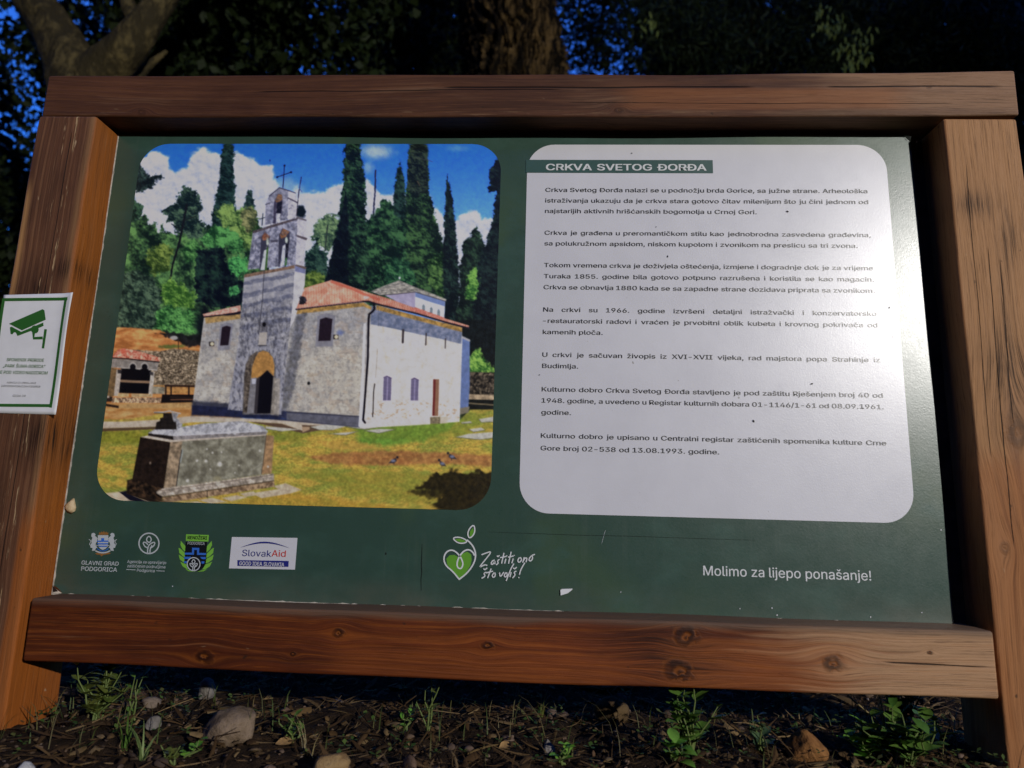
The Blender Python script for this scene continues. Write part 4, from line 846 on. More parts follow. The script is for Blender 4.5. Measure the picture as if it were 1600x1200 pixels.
# the donor's plate
fl = Flat(D-.0004); fl.poly([(362.5, 839), (465, 840.5), (461, 890), (358, 888)]); fl.build('donor_plate', m_paper, panel)
fl = Flat(D-.0009); fl.poly([(375.5, 855.5)]+[(375.5+i*77/12, 855.5-9.6*math.sin(math.pi*i/12)+.6*i/12) for i in range(1, 12)]+[(453, 856.3)]+[(453-i*77.5/12, 856.3-7.2*math.sin(math.pi*i/12)-.6*i/12) for i in range(1, 12)])
fl.poly([(371.5, 875), (451.5, 876.3), (451, 885.6), (371.5, 884)]); L(fl, 'Slovak', 378.5, 868.5, 424, .0178, .008); fl.build('donor_lettering', m_navy, panel)
fl = Flat(D-.0009); L(fl, 'Aid', 424.6, 869.3, 446.5, .0178, .012); fl.build('donor_lettering', m_red, panel)
fl = Flat(D-.0014); L(fl, 'GOOD IDEA SLOVAKIA', 374.5, 882.6, 444.5, .0102, .02); fl.build('donor_motto', m_paper, panel)
# heart with leaves and the handwritten motto
z4 = lambda *a: [(600+x/4, 780+y/4) for x, y in a]
fl = Flat(D-.0004); fl.poly(z4((470, 500), (430, 450), (396, 410), (390, 372), (410, 350), (440, 348), (466, 362), (490, 340), (520, 328), (545, 345), (548, 380), (540, 416), (510, 462)))
fl.poly(z4((440, 252), (470, 246), (500, 256), (516, 266), (480, 270))); fl.poly(z4((534, 234), (538, 200), (556, 178), (562, 200), (556, 226))); fl.build('heart_fill', m_heart, panel)
fl = Flat(D-.0009)
fl.stroke(z4((470, 500), (430, 450), (386, 415), (372, 372), (386, 332), (416, 316), (446, 324), (478, 358), (496, 400), (486, 432), (466, 434), (454, 408), (466, 366), (494, 326), (528, 312), (556, 330), (566, 352)), 2.3, False, 2)
fl.stroke(z4((468, 502), (520, 462), (562, 404), (576, 350), (562, 300), (536, 268), (518, 254)), 2.3, False, 2)
fl.stroke(z4((428, 244), (456, 236), (492, 242), (524, 262), (500, 276), (462, 274)), 2., True, 2); fl.stroke(z4((532, 246), (522, 214), (536, 180), (562, 158), (570, 196), (558, 228)), 2., True, 2)
for s_ in ([(610, 347), (640, 335), (674, 325), (640, 370), (603, 415), (600, 425), (630, 408), (646, 414)], [(692, 380), (676, 385), (668, 405), (680, 408), (696, 384), (692, 405)], [(722, 375), (708, 385), (716, 400), (700, 410)], [(706, 352), (712, 360), (722, 350)],
           [(750, 335), (735, 402)], [(726, 365), (766, 357)], [(762, 372), (754, 402)], [(768, 350), (767, 355)], [(795, 328), (778, 402)], [(775, 362), (810, 354)], [(808, 370), (799, 400)], [(815, 348), (814, 353)],
           [(838, 364), (827, 378), (830, 395), (845, 390), (852, 375), (842, 362)], [(868, 362), (858, 396)], [(860, 386), (875, 365), (886, 368), (878, 394)], [(910, 355), (895, 375), (902, 388), (918, 378), (920, 358), (910, 353), (934, 344)],
           [(640, 455), (622, 463), (635, 480), (610, 494)], [(622, 432), (630, 442), (646, 428)], [(670, 433), (648, 492)], [(638, 460), (682, 449)], [(690, 457), (675, 475), (682, 490), (698, 478), (692, 456)], [(712, 457), (716, 488), (740, 454)],
           [(752, 457), (740, 475), (748, 488), (762, 475), (756, 456)], [(802, 402), (785, 430), (765, 480), (754, 510)], [(785, 455), (777, 486)], [(818, 448), (801, 456), (812, 472), (793, 492)], [(798, 428), (806, 436), (820, 424)], [(871, 396), (845, 440), (837, 472)], [(834, 486), (832, 492)]):
    k = 9 if s_[0][1] < 400 and s_[0][0] > 826 else 10 if s_[0][1] > 400 and s_[0][0] > 708 or s_[0] == (802, 402) or s_[0] == (871, 396) else 0
    fl.stroke(z4(*[(x_+(10 if k == 0 and s_[0] == (871, 396) else k), y_) for x_, y_ in s_]), 1.85, False, 2)
fl.build('heart_outline_and_motto', m_white, panel)
# scuffs and torn spots on the sheet
m_scr = plain('scratch_dark', (.012, .016, .014), .7, .2); m_dirt = plain('dirt_fleck', (.03, .025, .02), .8, .2)
for pts, w_ in (([(659.8, 850), (659.2, 866), (658.6, 880), (659.2, 895), (658, 905), (658.4, 923)], 1.1), ([(764, 831), (800, 832.5), (850, 834), (900, 836), (980, 837.5), (1080, 841), (1180, 844)], .45), ([(1428, 300), (1430, 306), (1433, 312)], 1.)):
    Flat(D-.0006).stroke(pts, w_, taper=.6).build('scratch', m_scr, panel)
Flat(D-.0006).circle((603, 865), 1.2, 2, 8).build('dent', m_scr, panel)
for x, y, r in ((270, 916, .8), (1156, 951, .8), (1206, 950, 1.), (1214, 961, 1.), (1360, 964, .9), (1440, 957, .8), (1470, 828, 1.), (970, 925, .7), (1432, 222, 1.4)): Flat(D-.0006).circle((x, y), r, r*1.3, 7).build('bare_speck', m_paper, panel)
Flat(D-.0006).stroke([(946, 828), (940, 849)], .6, taper=.5).build('scuff', m_paper, panel)
for x, y, a_, l in ((1230, 331, .1, 4), (1043, 401, 1.2, 3.4), (1389, 481, 1., 3.4), (987, 240, .3, 2.4), (1268, 600, -.3, 4), (1177, 658, .9, 4.5), (1025, 355, .4, 2.), (843, 586, .2, 2.2), (1394, 527, .8, 2.2), (1348, 638, 1.2, 2)):
    c_, s_ = math.cos(a_), math.sin(a_); Flat(D-.0016).poly([(x+l*c_*u-.45*l*s_*v, y+l*s_*u+.45*l*c_*v) for u, v in ((-.6, -.2), (0, -.7), (.6, .1), (.1, .6))]).build('dirt_fleck', m_dirt, panel)

# ------------------------------------------------------------------ things stuck on the board
note = thing('surveillance_notice', 'white paper notice with green camera symbol pasted on the left wooden post', 'notice', (-.69, -.001, ZB-.38))
NZ = ZB-.38
def nb(p): w = aty(p[0], p[1], 0.); return (w[0]+.69, 0, w[2]-NZ)
def curl(x, z): return -.0016-.0012*math.sin(z*26)-.0045*max(0, (x-.030)/.022)**2*(.6+.5*math.sin(z*20+1))
c0 = [nb(p) for p in ((9, 462), (119, 459), (89, 648), (-22, 645))]
V, F = [], []; NN, MM = 24, 36
for j in range(MM+1):
    for i in range(NN+1):
        s, t = i/NN, j/MM; p = [(c0[0][k]*(1-s)+c0[1][k]*s)*(1-t)+(c0[3][k]*(1-s)+c0[2][k]*s)*t for k in range(3)]
        V.append((p[0], curl(p[0], p[2]), p[2]))
for j in range(MM):
    for i in range(NN):
        a = j*(NN+1)+i; F.append((a, a+NN+1, a+NN+2, a+1))
pm = mesh('paper_sheet', V, F, True); ps = obj('paper_sheet', pm, note, [plain('notice_paper', (.78, .78, .80), .55, .3, .04, 30.)])
sm = ps.modifiers.new('thickness', 'SOLIDIFY'); sm.thickness = .0004; sm.offset = -1
class NFlat(Flat):
    def build(s, name, mat, parent):
        return obj(name, mesh(name, [(v[0], curl(v[0], v[2])-.0004-(s.y-v[1]), v[2]) for v in s.V], s.F), parent, [mat])
zn = lambda *a: [(x/4.285, 420+y/4.285) for x, y in a]
m_ng = plain('notice_green', (.03, .13, .025), .5, .3)
fl = NFlat(0, nb)
def seg(p, q, w, n=10): fl.stroke([(p[0]+(q[0]-p[0])*i/n, p[1]+(q[1]-p[1])*i/n) for i in range(n+1)], w)
for p, q in (((36, 212), (470, 207)), ((458, 200), (346, 930)), ((356, 917), (-60, 914)), ((40, 205), (-64, 914))): (a,), (b,) = zn(p), zn(q); seg(a, b, 4.6)
fl.build('green_border', m_ng, note)
fl = NFlat(0, nb); fl.poly(zn((75, 372), (300, 275), (312, 284), (320, 345), (160, 416))); fl.poly(zn((80, 396), (92, 392), (155, 426), (304, 364), (305, 386), (262, 404), (130, 453), (119, 430), (108, 428), (96, 442), (84, 440)))
fl.stroke(zn((238, 430), (238, 468), (298, 466)), 4.4); fl.poly(zn((310, 408), (328, 410), (306, 536), (290, 534))); fl.circle(zn((247, 410))[0], 6); fl.build('camera_symbol', m_ng, note)
fl = NFlat(-.0005, nb); fl.circle(zn((247, 410))[0], 3.9); fl.build('camera_pivot', plain('notice_white', (.78, .78, .8), .55), note)
fl = NFlat(0, nb)
def nt_(txt, x0, yb, x1, size, mat=None, bold=.01):
    (p,), (q,) = zn((x0, yb)), zn((x1, yb)); a, b = nb(p), nb(q); text(fl, txt, size, a[0], a[2], 1, b[0], bold, fit=True, shear=.12)
nt_('SPOMENIK PRIRODE', 52, 620, 300, .0088, bold=.02); nt_('„PARK ŠUMA GORICA“', 28, 661, 308, .0088, bold=.02); nt_('JE POD VIDEO NADZOROM', -6, 703, 323, .0088, bold=.02); fl.build('notice_lettering', m_ng, note)
fl = NFlat(0, nb); nt_('AGENCIJA ZA UPRAVLJANJE', 52, 768, 246, .0050, bold=.014); nt_('ZAŠTIĆENIM PODRUČJIMA PODGORICE', 14, 791, 276, .0050, bold=.014); nt_('020/264-390', 90, 857, 178, .0058, bold=.014); fl.build('small_lettering', m_text, note)

def blobmesh(name, loc, sx, sy, sz, mat, seed, rough=.18, sub=3, flat=0.):
    bm = bmesh.new(); bmesh.ops.create_icosphere(bm, subdivisions=sub, radius=1)
    r = np.random.default_rng(seed); ph = r.random(9)*6.3; fr = 1+r.random(9)*2.2; pl = [Vector(r.normal(size=3)).normalized() for _ in range(7)]; lim = .55+.35*r.random(7)
    for v in bm.verts:
        c = v.co.copy()
        for n_, l_ in zip(pl, lim):
            d_ = c.dot(n_)
            if d_ > l_: c -= n_*(d_-l_)*.85
        n = sum(math.sin(fr[i]*2*(c.x, c.y, c.z)[i % 3]+ph[i]) for i in range(9))/9+.35*math.sin(7*c.x+ph[0])*math.sin(6*c.y+ph[1])*math.sin(7*c.z+ph[2])
        v.co = Vector((c.x*sx, c.y*sy, c.z*sz))*(1+rough*n)
    o = obj(name, from_bm(name, bm, True), None, [mat]); o.location = loc; return o
p = aty(112, 790, D)
M_ = Mat('dry_petal', .6, .3); x, y, z = M_.xyz(); M_.color(M_.mix((.50, .36, .19), (.66, .52, .32), M_.noise(M_.vec(x*3, y, z), 300., 3.).step(.3, .7)))
V, F = [], []                                      # a dry wedge-shaped husk clinging to the panel by its tip
out = [(-.0085, .0005), (-.0075, -.005), (-.002, -.0098), (.004, -.0112), (.0082, -.0085), (.0088, -.003), (.0062, .0045), (.004, .0105), (.002, .0115), (-.003, .0075)]
V = [(0, -.0065, -.003)]+[(x_*.6, -.0058, z_*.6-.001) for x_, z_ in out]+[(x_, -.0034 if z_ < .005 else -.0012, z_) for x_, z_ in out]+[(x_*.9, -.0003, z_*.9) for x_, z_ in out]
n_ = len(out)
for i in range(n_):
    j = (i+1) % n_; F += [(0, 1+j, 1+i), (1+i, 1+j, 1+n_+j, 1+n_+i), (1+n_+i, 1+n_+j, 1+2*n_+j, 1+2*n_+i)]
o = obj('dry_husk', mesh('dry_husk', V, F, True), None, [M_.m]); o.location = (p[0], D, p[2]); tag(o, 'pale dry wedge-shaped husk stuck to the green panel left of the church photograph', 'husk')
p = aty(885, 925, D); fl = Flat(-.0022, lambda q: (aty(q[0], q[1], D)[0]-p[0], 0, aty(q[0], q[1], D)[2]-p[2]))
o = fl.poly([(875.5, 921.5), (878, 920), (894.5, 919.5), (893, 922), (887, 926.5), (876, 930)]).build('paper_scrap', plain('scrap_white', (.75, .75, .78), .6), None); o.location = (p[0], D, p[2])
s_ = o.modifiers.new('thickness', 'SOLIDIFY'); s_.thickness = .0016; tag(o, 'small torn white paper scrap stuck on the green panel below the handwritten motto', 'paper scrap')
fl = Flat(0, lambda q: (aty(q[0], q[1], D)[0], 0, aty(q[0], q[1], D)[2]))
V = [aty(82, 914, D-.001), aty(97, 926.5, D-.001), aty(83, 927, D-.001), aty(88, 917, D-.009), aty(94, 922, D-.008)]
obj('peeled_corner', mesh('peeled_corner', V, [(0, 3, 4, 1), (0, 1, 2)]), panel, [m_edge])
obj('hole', mesh('hole', [aty(82, 915, D-.0012), aty(91, 924, D-.0012), aty(82.5, 925, D-.0012)], [(0, 1, 2)]), panel, [m_black])
V = [aty(1412, 212, D-.001), aty(1424, 213, D-.007), aty(1423, 222, D-.001), aty(1418, 218, D-.001)]
obj('lifted_corner', mesh('lifted_corner', V, [(0, 3, 1), (3, 2, 1)]), panel, [m_paper])
# ------------------------------------------------------------------ ground
def gz(x, y):
    """height of the soil: rough and level under the board, falling away in front, rising gently behind"""
    x = np.asarray(x, float); y = np.asarray(y, float)
    near = np.exp(-((x/2.5)**2+((y-.3)/1.6)**2))
    h = .014*(fbm(x*9+40, y*9+40, 5, 4)-.5)*near*2+.010*(fbm(x*34+9, y*34+9, 6, 3)-.5)*near*2+.08*(fbm(x*.6+9, y*.6+4, 8, 3)-.5)*(1-near)
    h = h-.42*np.clip(-.16-y, 0, 1.9)+.05*np.clip(y-.7, 0, 14)-.02*np.exp(-((y-.32)/.14)**2)
    far = np.hypot(x*.9, np.minimum(y, 0))                # unseen slope added behind the viewer to keep sky light off the board
    h = h+sstep(0, -3.5, y)*np.clip(far-8.5, 0, 22)*1.15*(.85+.3*fbm(x*.15+50, y*.15+50, 31, 3))
    return h
xs = np.concatenate([[-400, -150, -60, -35, -28, -22, -18, -15, -12, -10, -8, -6, -5, -3.5], np.linspace(-2.4, -1.1, 14), np.linspace(-1.05, 1.25, 300), np.linspace(1.3, 2.6, 14), [3.5, 5, 6, 8, 10, 12, 15, 18, 22, 28, 35, 60, 150, 400]])
ys = np.concatenate([[-400, -150, -60, -30, -24, -20, -17, -14, -12, -10.5, -9, -8, -6.5, -5, -4, -3, -2, -1.4, -1., -.7, -.5, -.36], np.linspace(-.26, .75, 190), np.linspace(.8, 2.2, 22), [2.6, 3.2, 4, 5, 6.5, 8, 10, 13, 17, 24, 40, 80, 150, 400]])
GX, GY = np.meshgrid(xs, ys); GZ = gz(GX, GY); nx, ny = len(xs), len(ys)
idx = np.arange(nx*ny).reshape(ny, nx); q = np.stack([idx[:-1, :-1], idx[:-1, 1:], idx[1:, 1:], idx[1:, :-1]], -1).reshape(-1, 4)
M_ = Mat('soil', .9, .15); x, y, z = M_.xyz()
a = M_.noise(M_.vec(x, y, z), 9., 5., .65); b = M_.noise(M_.vec(x, y, z), 60., 5., .7); c = M_.noise(M_.vec(x, y, z), 300., 3., .7)
col = M_.mix((.012, .0075, .004), (.048, .028, .014), (a*.5+b*.6).step(.38, .72)); col = M_.mix(col, (.10, .065, .04), (c.step(.58, .75)*b.step(.45, .65)).clamp()); M_.color(col); M_.bump(b+c*.6, .008)
me = bpy.data.meshes.new('ground'); me.from_pydata(np.stack([GX, GY, GZ], -1).reshape(-1, 3).tolist(), [], q.tolist()); me.update(); me.shade_smooth()
tag(obj('ground', me, None, [M_.m]), None, None, None, 'structure')
def onground(px, py):
    """where the line of sight through a pixel meets the soil"""
    z_ = 0.
    for _ in range(12): p = atz(px, py, z_); z_ = float(gz(p[0], p[1]))
    return np.array((p[0], p[1], z_))

# gravel, straw and crumbs lying on the soil (no one could count them)
def raw_mesh(name, V, Fq, mats=(), smooth=False):
    me = bpy.data.meshes.new(name); V = np.asarray(V, np.float32); Fq = np.asarray(Fq, np.int32); n = Fq.shape[1]
    me.vertices.add(len(V)); me.vertices.foreach_set('co', V.ravel()); me.loops.add(Fq.size); me.loops.foreach_set('vertex_index', Fq.ravel())
    me.polygons.add(len(Fq)); me.polygons.foreach_set('loop_start', (np.arange(len(Fq))*n).astype(np.int32)); me.polygons.foreach_set('loop_total', np.full(len(Fq), n, np.int32))
    me.update(calc_edges=True)
    if smooth: me.shade_smooth()
    for m in mats: me.materials.append(m)
    return me
def island_mat(name, cols, rough=.75, spec=.2, bump=.0008, sc_=220.):
    M = Mat(name, rough, spec); g = M.t.nodes.new('ShaderNodeNewGeometry'); r = Ex(M.t, g.outputs['Random Per Island']); x, y, z = M.xyz(); n = M.noise(M.vec(x, y, z), sc_, 4., .65)
    rp = M.t.nodes.new('ShaderNodeValToRGB'); rp.color_ramp.interpolation = 'LINEAR'; M.t.links.new(r.k, rp.inputs[0])
    el = rp.color_ramp.elements
    while len(el) < len(cols): el.new(.5)
    for i, c in enumerate(cols): el[i].position = i/(len(cols)-1); el[i].color = tuple(c)+(1,)
    M.color(M.mix(rp.outputs[0], (0, 0, 0), ((n-.35)*.9).clamp()))
    if bump: M.bump(n, bump)
    return M.m
def ico(sub):
    bm = bmesh.new(); bmesh.ops.create_icosphere(bm, subdivisions=sub, radius=1); V = np.array([v.co[:] for v in bm.verts]); F = np.array([[v.index for v in f.verts] for f in bm.faces]); bm.free(); return V, F
V0, F0 = ico(2); VV, FF = [], []; n = 0
for k in range(2300):
    x_ = RNG.uniform(-.85, 1.0); y_ = RNG.uniform(-.12, .62); s = .0021*math.exp(RNG.normal(0, .6))
    if RNG.random() < .06: s *= 2.4
    s = min(s, .013)
    ax = s*(.6+.8*RNG.random(3))*np.array((1.1, 1.1, .75)); nrm = RNG.normal(size=(5, 3)); nrm /= np.linalg.norm(nrm, axis=1)[:, None]; v = V0.copy()
    for j in range(5):
        d_ = v@nrm[j]; v = v-np.outer(np.maximum(d_-.42, 0), nrm[j])*.95
    th = RNG.uniform(0, 6.28); cs, sn = math.cos(th), math.sin(th); v = v*ax; v = np.stack([v[:, 0]*cs-v[:, 1]*sn, v[:, 0]*sn+v[:, 1]*cs, v[:, 2]], 1)
    VV.append(v+np.array((x_, y_, float(gz(x_, y_))+ax[2]*.35))); FF.append(F0+n); n += len(V0)
tag(obj('gravel', raw_mesh('gravel', np.concatenate(VV), np.concatenate(FF), [island_mat('gravel_mix', [(.045, .026, .015), (.09, .06, .036), (.15, .10, .066), (.06, .04, .028), (.18, .12, .085), (.12, .066, .033), (.24, .19, .155)])], True)), None, None, None, 'stuff')
VV, FF = [], []; n = 0
for k in range(6500):                              # straw, twigs and shredded bark
    x_ = RNG.uniform(-.85, 1.0); y_ = RNG.uniform(-.12, .6); ln = .010+.055*RNG.random()**2.6; wd_ = .0006+.0014*RNG.random()**2; th = RNG.uniform(0, 6.28); tilt = RNG.normal(0, .22)
    if k % 4 == 0: wd_ *= 3.6; ln *= .6
    dr = np.array((math.cos(th), math.sin(th), tilt)); sd_ = np.array((-math.sin(th), math.cos(th), RNG.normal(0, .3))); b_ = np.array((x_, y_, float(gz(x_, y_))+.003+abs(tilt)*ln*.5)); cv = RNG.normal(0, .16)
    P = [b_+dr*ln*(t-.5)+sd_*ln*cv*(t-.5)**2*2 for t in (0, .33, .66, 1)]
    for p_, w_ in zip(P, (.6, 1, .9, .3)): VV += [p_-sd_*wd_*w_, p_+np.array((0, 0, wd_*w_*.8)), p_+sd_*wd_*w_]
    for i in range(3):
        for j in range(2): a = n+3*i+j; FF.append((a, a+3, a+4, a+1))
    n += 12
tag(obj('straw_litter', raw_mesh('straw_litter', VV, FF, [island_mat('straw_mix', [(.028, .015, .007), (.08, .044, .018), (.15, .09, .035), (.035, .018, .008), (.27, .18, .08), (.05, .028, .011), (.10, .055, .02)], .8, .15, 0.)])), None, None, None, 'stuff')

VV, FF = [], []                                    # thin grass, green and dry, standing through the litter
for k in range(330):
    cx = RNG.choice([-.6, -.5, -.35, -.1, .05, .2, .3, .45, .55, .62, .68]); x_ = cx+RNG.normal(0, .05); y_ = RNG.uniform(-.05, .34); h_ = RNG.uniform(.02, .075); an = RNG.uniform(0, 6.28); o_ = h_*RNG.uniform(.1, .9); d_ = np.array((math.cos(an), math.sin(an), 0)); q_ = np.array((-math.sin(an), math.cos(an), 0)); b_ = np.array((x_, y_, float(gz(x_, y_)))); b = len(VV); wd_ = RNG.uniform(.0005, .0011)
    for t in (0, .35, .7, 1): c_ = b_+d_*o_*t**1.8+np.array((0, 0, h_*(t-.3*t**3))); VV += [c_-q_*wd_*(1-t*.85), c_+q_*wd_*(1-t*.85)]
    for i in range(3): FF.append((b+2*i, b+2*i+1, b+2*i+3, b+2*i+2))
tag(obj('thin_grass', raw_mesh('thin_grass', VV, FF, [island_mat('thin_grass_mix', [(.035, .065, .014), (.07, .10, .022), (.17, .125, .055), (.05, .08, .02), (.22, .17, .085)], .6, .25, 0.)]), None), None, None, None, 'stuff')
VV, FF = [], []                                    # low clover and creeping leaves (no one could count them)
for k in range(420):
    cx = RNG.choice([-.62, -.55, -.42, -.15, .08, .27, .42, .55, .62, .66]); x_ = cx+RNG.normal(0, .05); y_ = RNG.uniform(-.06, .30); h_ = RNG.uniform(.003, .022); s_ = RNG.uniform(.0025, .006); a0 = RNG.uniform(0, 6.28)
    c_ = np.array((x_, y_, float(gz(x_, y_))+h_)); tl = RNG.normal(0, .3, 2)
    for j in range(3):
        b = len(VV); an = a0+j*2.1; d_ = np.array((math.cos(an), math.sin(an), tl[0]*math.cos(an)+tl[1]*math.sin(an)+.2)); q_ = np.array((-math.sin(an), math.cos(an), 0))
        VV += [c_, c_+d_*s_*1.1+q_*s_*.6, c_+d_*s_*1.7, c_+d_*s_*1.1-q_*s_*.6]; FF.append((b, b+1, b+2, b+3))
tag(obj('ground_cover', raw_mesh('ground_cover', VV, FF, [island_mat('ground_cover_leaf', [(.03, .07, .015), (.06, .12, .022), (.10, .15, .03), (.09, .08, .025)], .6, .25, 0.)]), None), None, None, None, 'stuff')

# stones one can tell apart
def stone_mat(name, a_, b_):
    M = Mat(name, .85, .15); x, y, z = M.xyz(); n = M.noise(M.vec(x, y, z), 38., 6., .7); s = M.noise(M.vec(x, y, z), 150., 4., .7)
    M.color(M.mix(M.mix(a_, b_, n.step(.35, .68)), tuple(.35*c for c in a_), (s.step(.56, .72)*.6).clamp())); M.bump(n+s*.5, .004); return M.m
tan_m = stone_mat('stone_tan', (.13, .09, .055), (.26, .19, .13)); grey_m = stone_mat('stone_grey', (.13, .115, .10), (.24, .215, .19)); rust_m = stone_mat('stone_rust', (.17, .075, .025), (.30, .14, .045)); dark_m = stone_mat('stone_mossy', (.06, .05, .03), (.13, .11, .06))
def rock(px, py, wpx, hpx, mat, seed, label, lean=0., back=0., rot=0.):
    p = onground(px, py+hpx*.35); d_ = (p-CAM)@FWD; w_ = wpx*d_/1000/2; h_ = hpx*d_/1000/2
    o = blobmesh('rock', (p[0], p[1]+w_*.5+back, p[2]+h_*.62), w_, w_*.75, h_*1.15, mat, seed, .15, 4); o.rotation_euler = (lean, rot*.6, 0)
    bpy.context.view_layer.update()
    tag(o, label, 'rock', 'rocks under the board'); return o
rock(345, 1145, 92, 56, tan_m, 3, 'largest tan rock under the left half of the board, sloping flat top', .2, .0, -.35)
rock(306, 1094, 30, 38, grey_m, 5, 'pale grey upright rock in the shadow behind the large tan rock', .0, .02)
rock(1268, 1178, 66, 50, rust_m, 8, 'rusty orange blocky rock among the weeds at the right', .1, 0, .12)
rock(945, 1078, 110, 30, dark_m, 9, 'low dark mossy slab close behind the bottom rail', 0, .03)
rock(960, 1128, 56, 44, stone_mat('stone_brown', (.07, .042, .02), (.13, .085, .04)), 12, 'dim brown block of rock under the mossy slab', 0, .03)
rock(858, 1172, 20, 26, grey_m, 14, 'small rounded grey-brown rock left of the bright seedling', 0, 0)
rock(516, 1190, 66, 34, stone_mat('stone_ochre', (.20, .12, .05), (.33, .22, .10)), 16, 'ochre half buried rock at the bottom edge left of the middle', .1, -.02)
rock(237, 1133, 26, 20, grey_m, 18, 'small pale rock between the left weeds and the large tan rock', 0, 0)
rock(60, 1196, 34, 30, stone_mat('stone_white', (.34, .34, .33), (.5, .5, .49)), 20, 'whitish rock in the dark soil below the left post', 0, -.03)

# weeds growing under the board
green = lambda nm, a_, b_: island_mat(nm, [a_, b_, tuple((p_+q_)/2 for p_, q_ in zip(a_, b_))], .55, .3, 0.)
m_weed = green('weed_leaf', (.05, .13, .02), (.12, .22, .035)); m_weed2 = green('weed_leaf_olive', (.07, .11, .02), (.15, .17, .035)); m_bright = green('seedling_leaf', (.10, .28, .03), (.17, .36, .05)); m_stem = plain('weed_stem', (.12, .16, .045), .6, .3)
m_dryst = plain('dry_stem', (.26, .20, .08), .7, .2)
def leafblade(base, direc, up, ln, wd_, VV, FF, fold=.25, droop=.3):
    d_ = np.array(direc, float); d_ /= np.linalg.norm(d_); s = np.cross(d_, up); s /= np.linalg.norm(s)+1e-9; n_ = np.cross(s, d_); b = len(VV)
    for t, w_ in ((0, .12), (.25, .85), (.5, 1), (.75, .72), (1, .05)):
        c_ = base+d_*ln*t-n_*ln*droop*t*t*.6; VV += [c_-s*wd_*w_+n_*wd_*fold*w_, c_, c_+s*wd_*w_+n_*wd_*fold*w_]
    for i in range(4):
        for j in range(2): a = b+3*i+j; FF.append((a, a+1, a+4, a+3))
def tube(P, R, seg=6):
    P = [np.array(p, float) for p in P]; V, F = [], []
    for i, (p, r) in enumerate(zip(P, R)):
        t = P[min(i+1, len(P)-1)]-P[max(i-1, 0)]; t /= np.linalg.norm(t)+1e-9; a = np.cross(t, (0, 1, .13)); a /= np.linalg.norm(a)+1e-9; b = np.cross(t, a)
        V += [p+(a*math.cos(k*2*math.pi/seg)+b*math.sin(k*2*math.pi/seg))*r for k in range(seg)]
    for i in range(len(P)-1):
        for k in range(seg): F.append((i*seg+k, i*seg+(k+1) % seg, (i+1)*seg+(k+1) % seg, (i+1)*seg+k))
    return V, F
def weed(px, py, h, spread, nst, nleaf, ln, wd_, mat, label, name='weed', droop=.3, group='weeds under the board', back=0.):
    p = onground(px, py); p[1] += back; p[2] = float(gz(p[0], p[1])); t = thing(name, label, 'weed', p, group); VV, FF, SV, SF = [], [], [], []
    for k in range(nst):
        th = RNG.uniform(0, 6.28); top = np.array((math.cos(th)*spread*RNG.random(), math.sin(th)*spread*.6*RNG.random(), h*(.6+.5*RNG.random()))); bend = RNG.normal(0, .15, 3)*h
        P = [top*s_+bend*s_*(1-s_)+np.array((RNG.normal(0, .003), RNG.normal(0, .003), 0)) for s_ in (0, .25, .5, .75, 1)]
        V_, F_ = tube(P, [.0016, .0014, .0012, .001, .0006], 5); o_ = len(SV); SV += V_; SF += [tuple(o_+i for i in f) for f in F_]
        for j in range(nleaf):
            s_ = .2+.8*(j+1)/nleaf; b_ = P[min(4, int(s_*4))]*1.; a_ = RNG.uniform(0, 6.28); leafblade(b_, (math.cos(a_), math.sin(a_)*.8, .35+.5*RNG.random()), np.array((0, 0, 1.)), ln*(.6+.7*RNG.random()), wd_*(.7+.6*RNG.random()), VV, FF, .25, droop)
    obj('leaves', raw_mesh('leaves', VV, FF, [mat], True), t); obj('stem', mesh('stem', SV, SF, True), t, [m_stem]); return t
def tuft(px, py, h, n_, label, mat, wd_=.0016, spread=.03, name='grass_tuft', back=0.):
    p = onground(px, py); p[1] += back; p[2] = float(gz(p[0], p[1])); VV, FF = [], []
    for k in range(n_):
        a_ = RNG.uniform(0, 6.28); hh = h*(.5+.6*RNG.random()); out_ = spread*(.3+RNG.random()); d_ = np.array((math.cos(a_), math.sin(a_), 0)); s = np.array((-math.sin(a_), math.cos(a_), 0)); b_ = d_*spread*.25*RNG.random(); b = len(VV)
        for t in (0, .3, .6, .85, 1): c_ = b_+d_*out_*t**1.7+np.array((0, 0, hh*(t-.22*t**3))); VV += [c_-s*wd_*(1-t*.9), c_+s*wd_*(1-t*.9)]
        for i in range(4): FF.append((b+2*i, b+2*i+1, b+2*i+3, b+2*i+2))
    o = obj(name, raw_mesh(name, VV, FF, [mat]), None); o.location = p; tag(o, label, 'grass tuft', 'grass tufts under the board'); return o
weed(152, 1128, .085, .06, 10, 12, .020, .006, m_weed2, 'bushy olive weed right behind the foot of the left post')
weed(205, 1128, .06, .03, 3, 4, .016, .004, m_weed, 'weed with thin stems between the left post weed and the grey rock')
tuft(197, 1165, .07, 9, 'upright grass tuft in front of the weeds near the left post', m_weed, .0018, .018)
tuft(222, 1188, .05, 12, 'pale green grass tuft at the bottom edge near the left post', green('grass_pale', (.10, .17, .05), (.20, .26, .08)), .0015, .03)
weed(297, 1182, .018, .012, 2, 4, .010, .005, m_bright, 'tiny bright seedling just below the large tan rock', 'seedling')
weed(268, 1196, .022, .02, 3, 4, .012, .005, m_weed2, 'low olive seedling at the bottom edge below the large tan rock', 'seedling')
weed(455, 1158, .03, .03, 5, 5, .012, .004, m_weed, 'small green seedling clump left of the middle of the board', 'seedling')
weed(668, 1150, .075, .022, 4, 5, .014, .0035, m_weed2, 'tall thin weed below the printed heart emblem')
weed(637, 1142, .022, .012, 2, 4, .010, .004, m_bright, 'tiny bright seedling left of the tall thin weed', 'seedling')
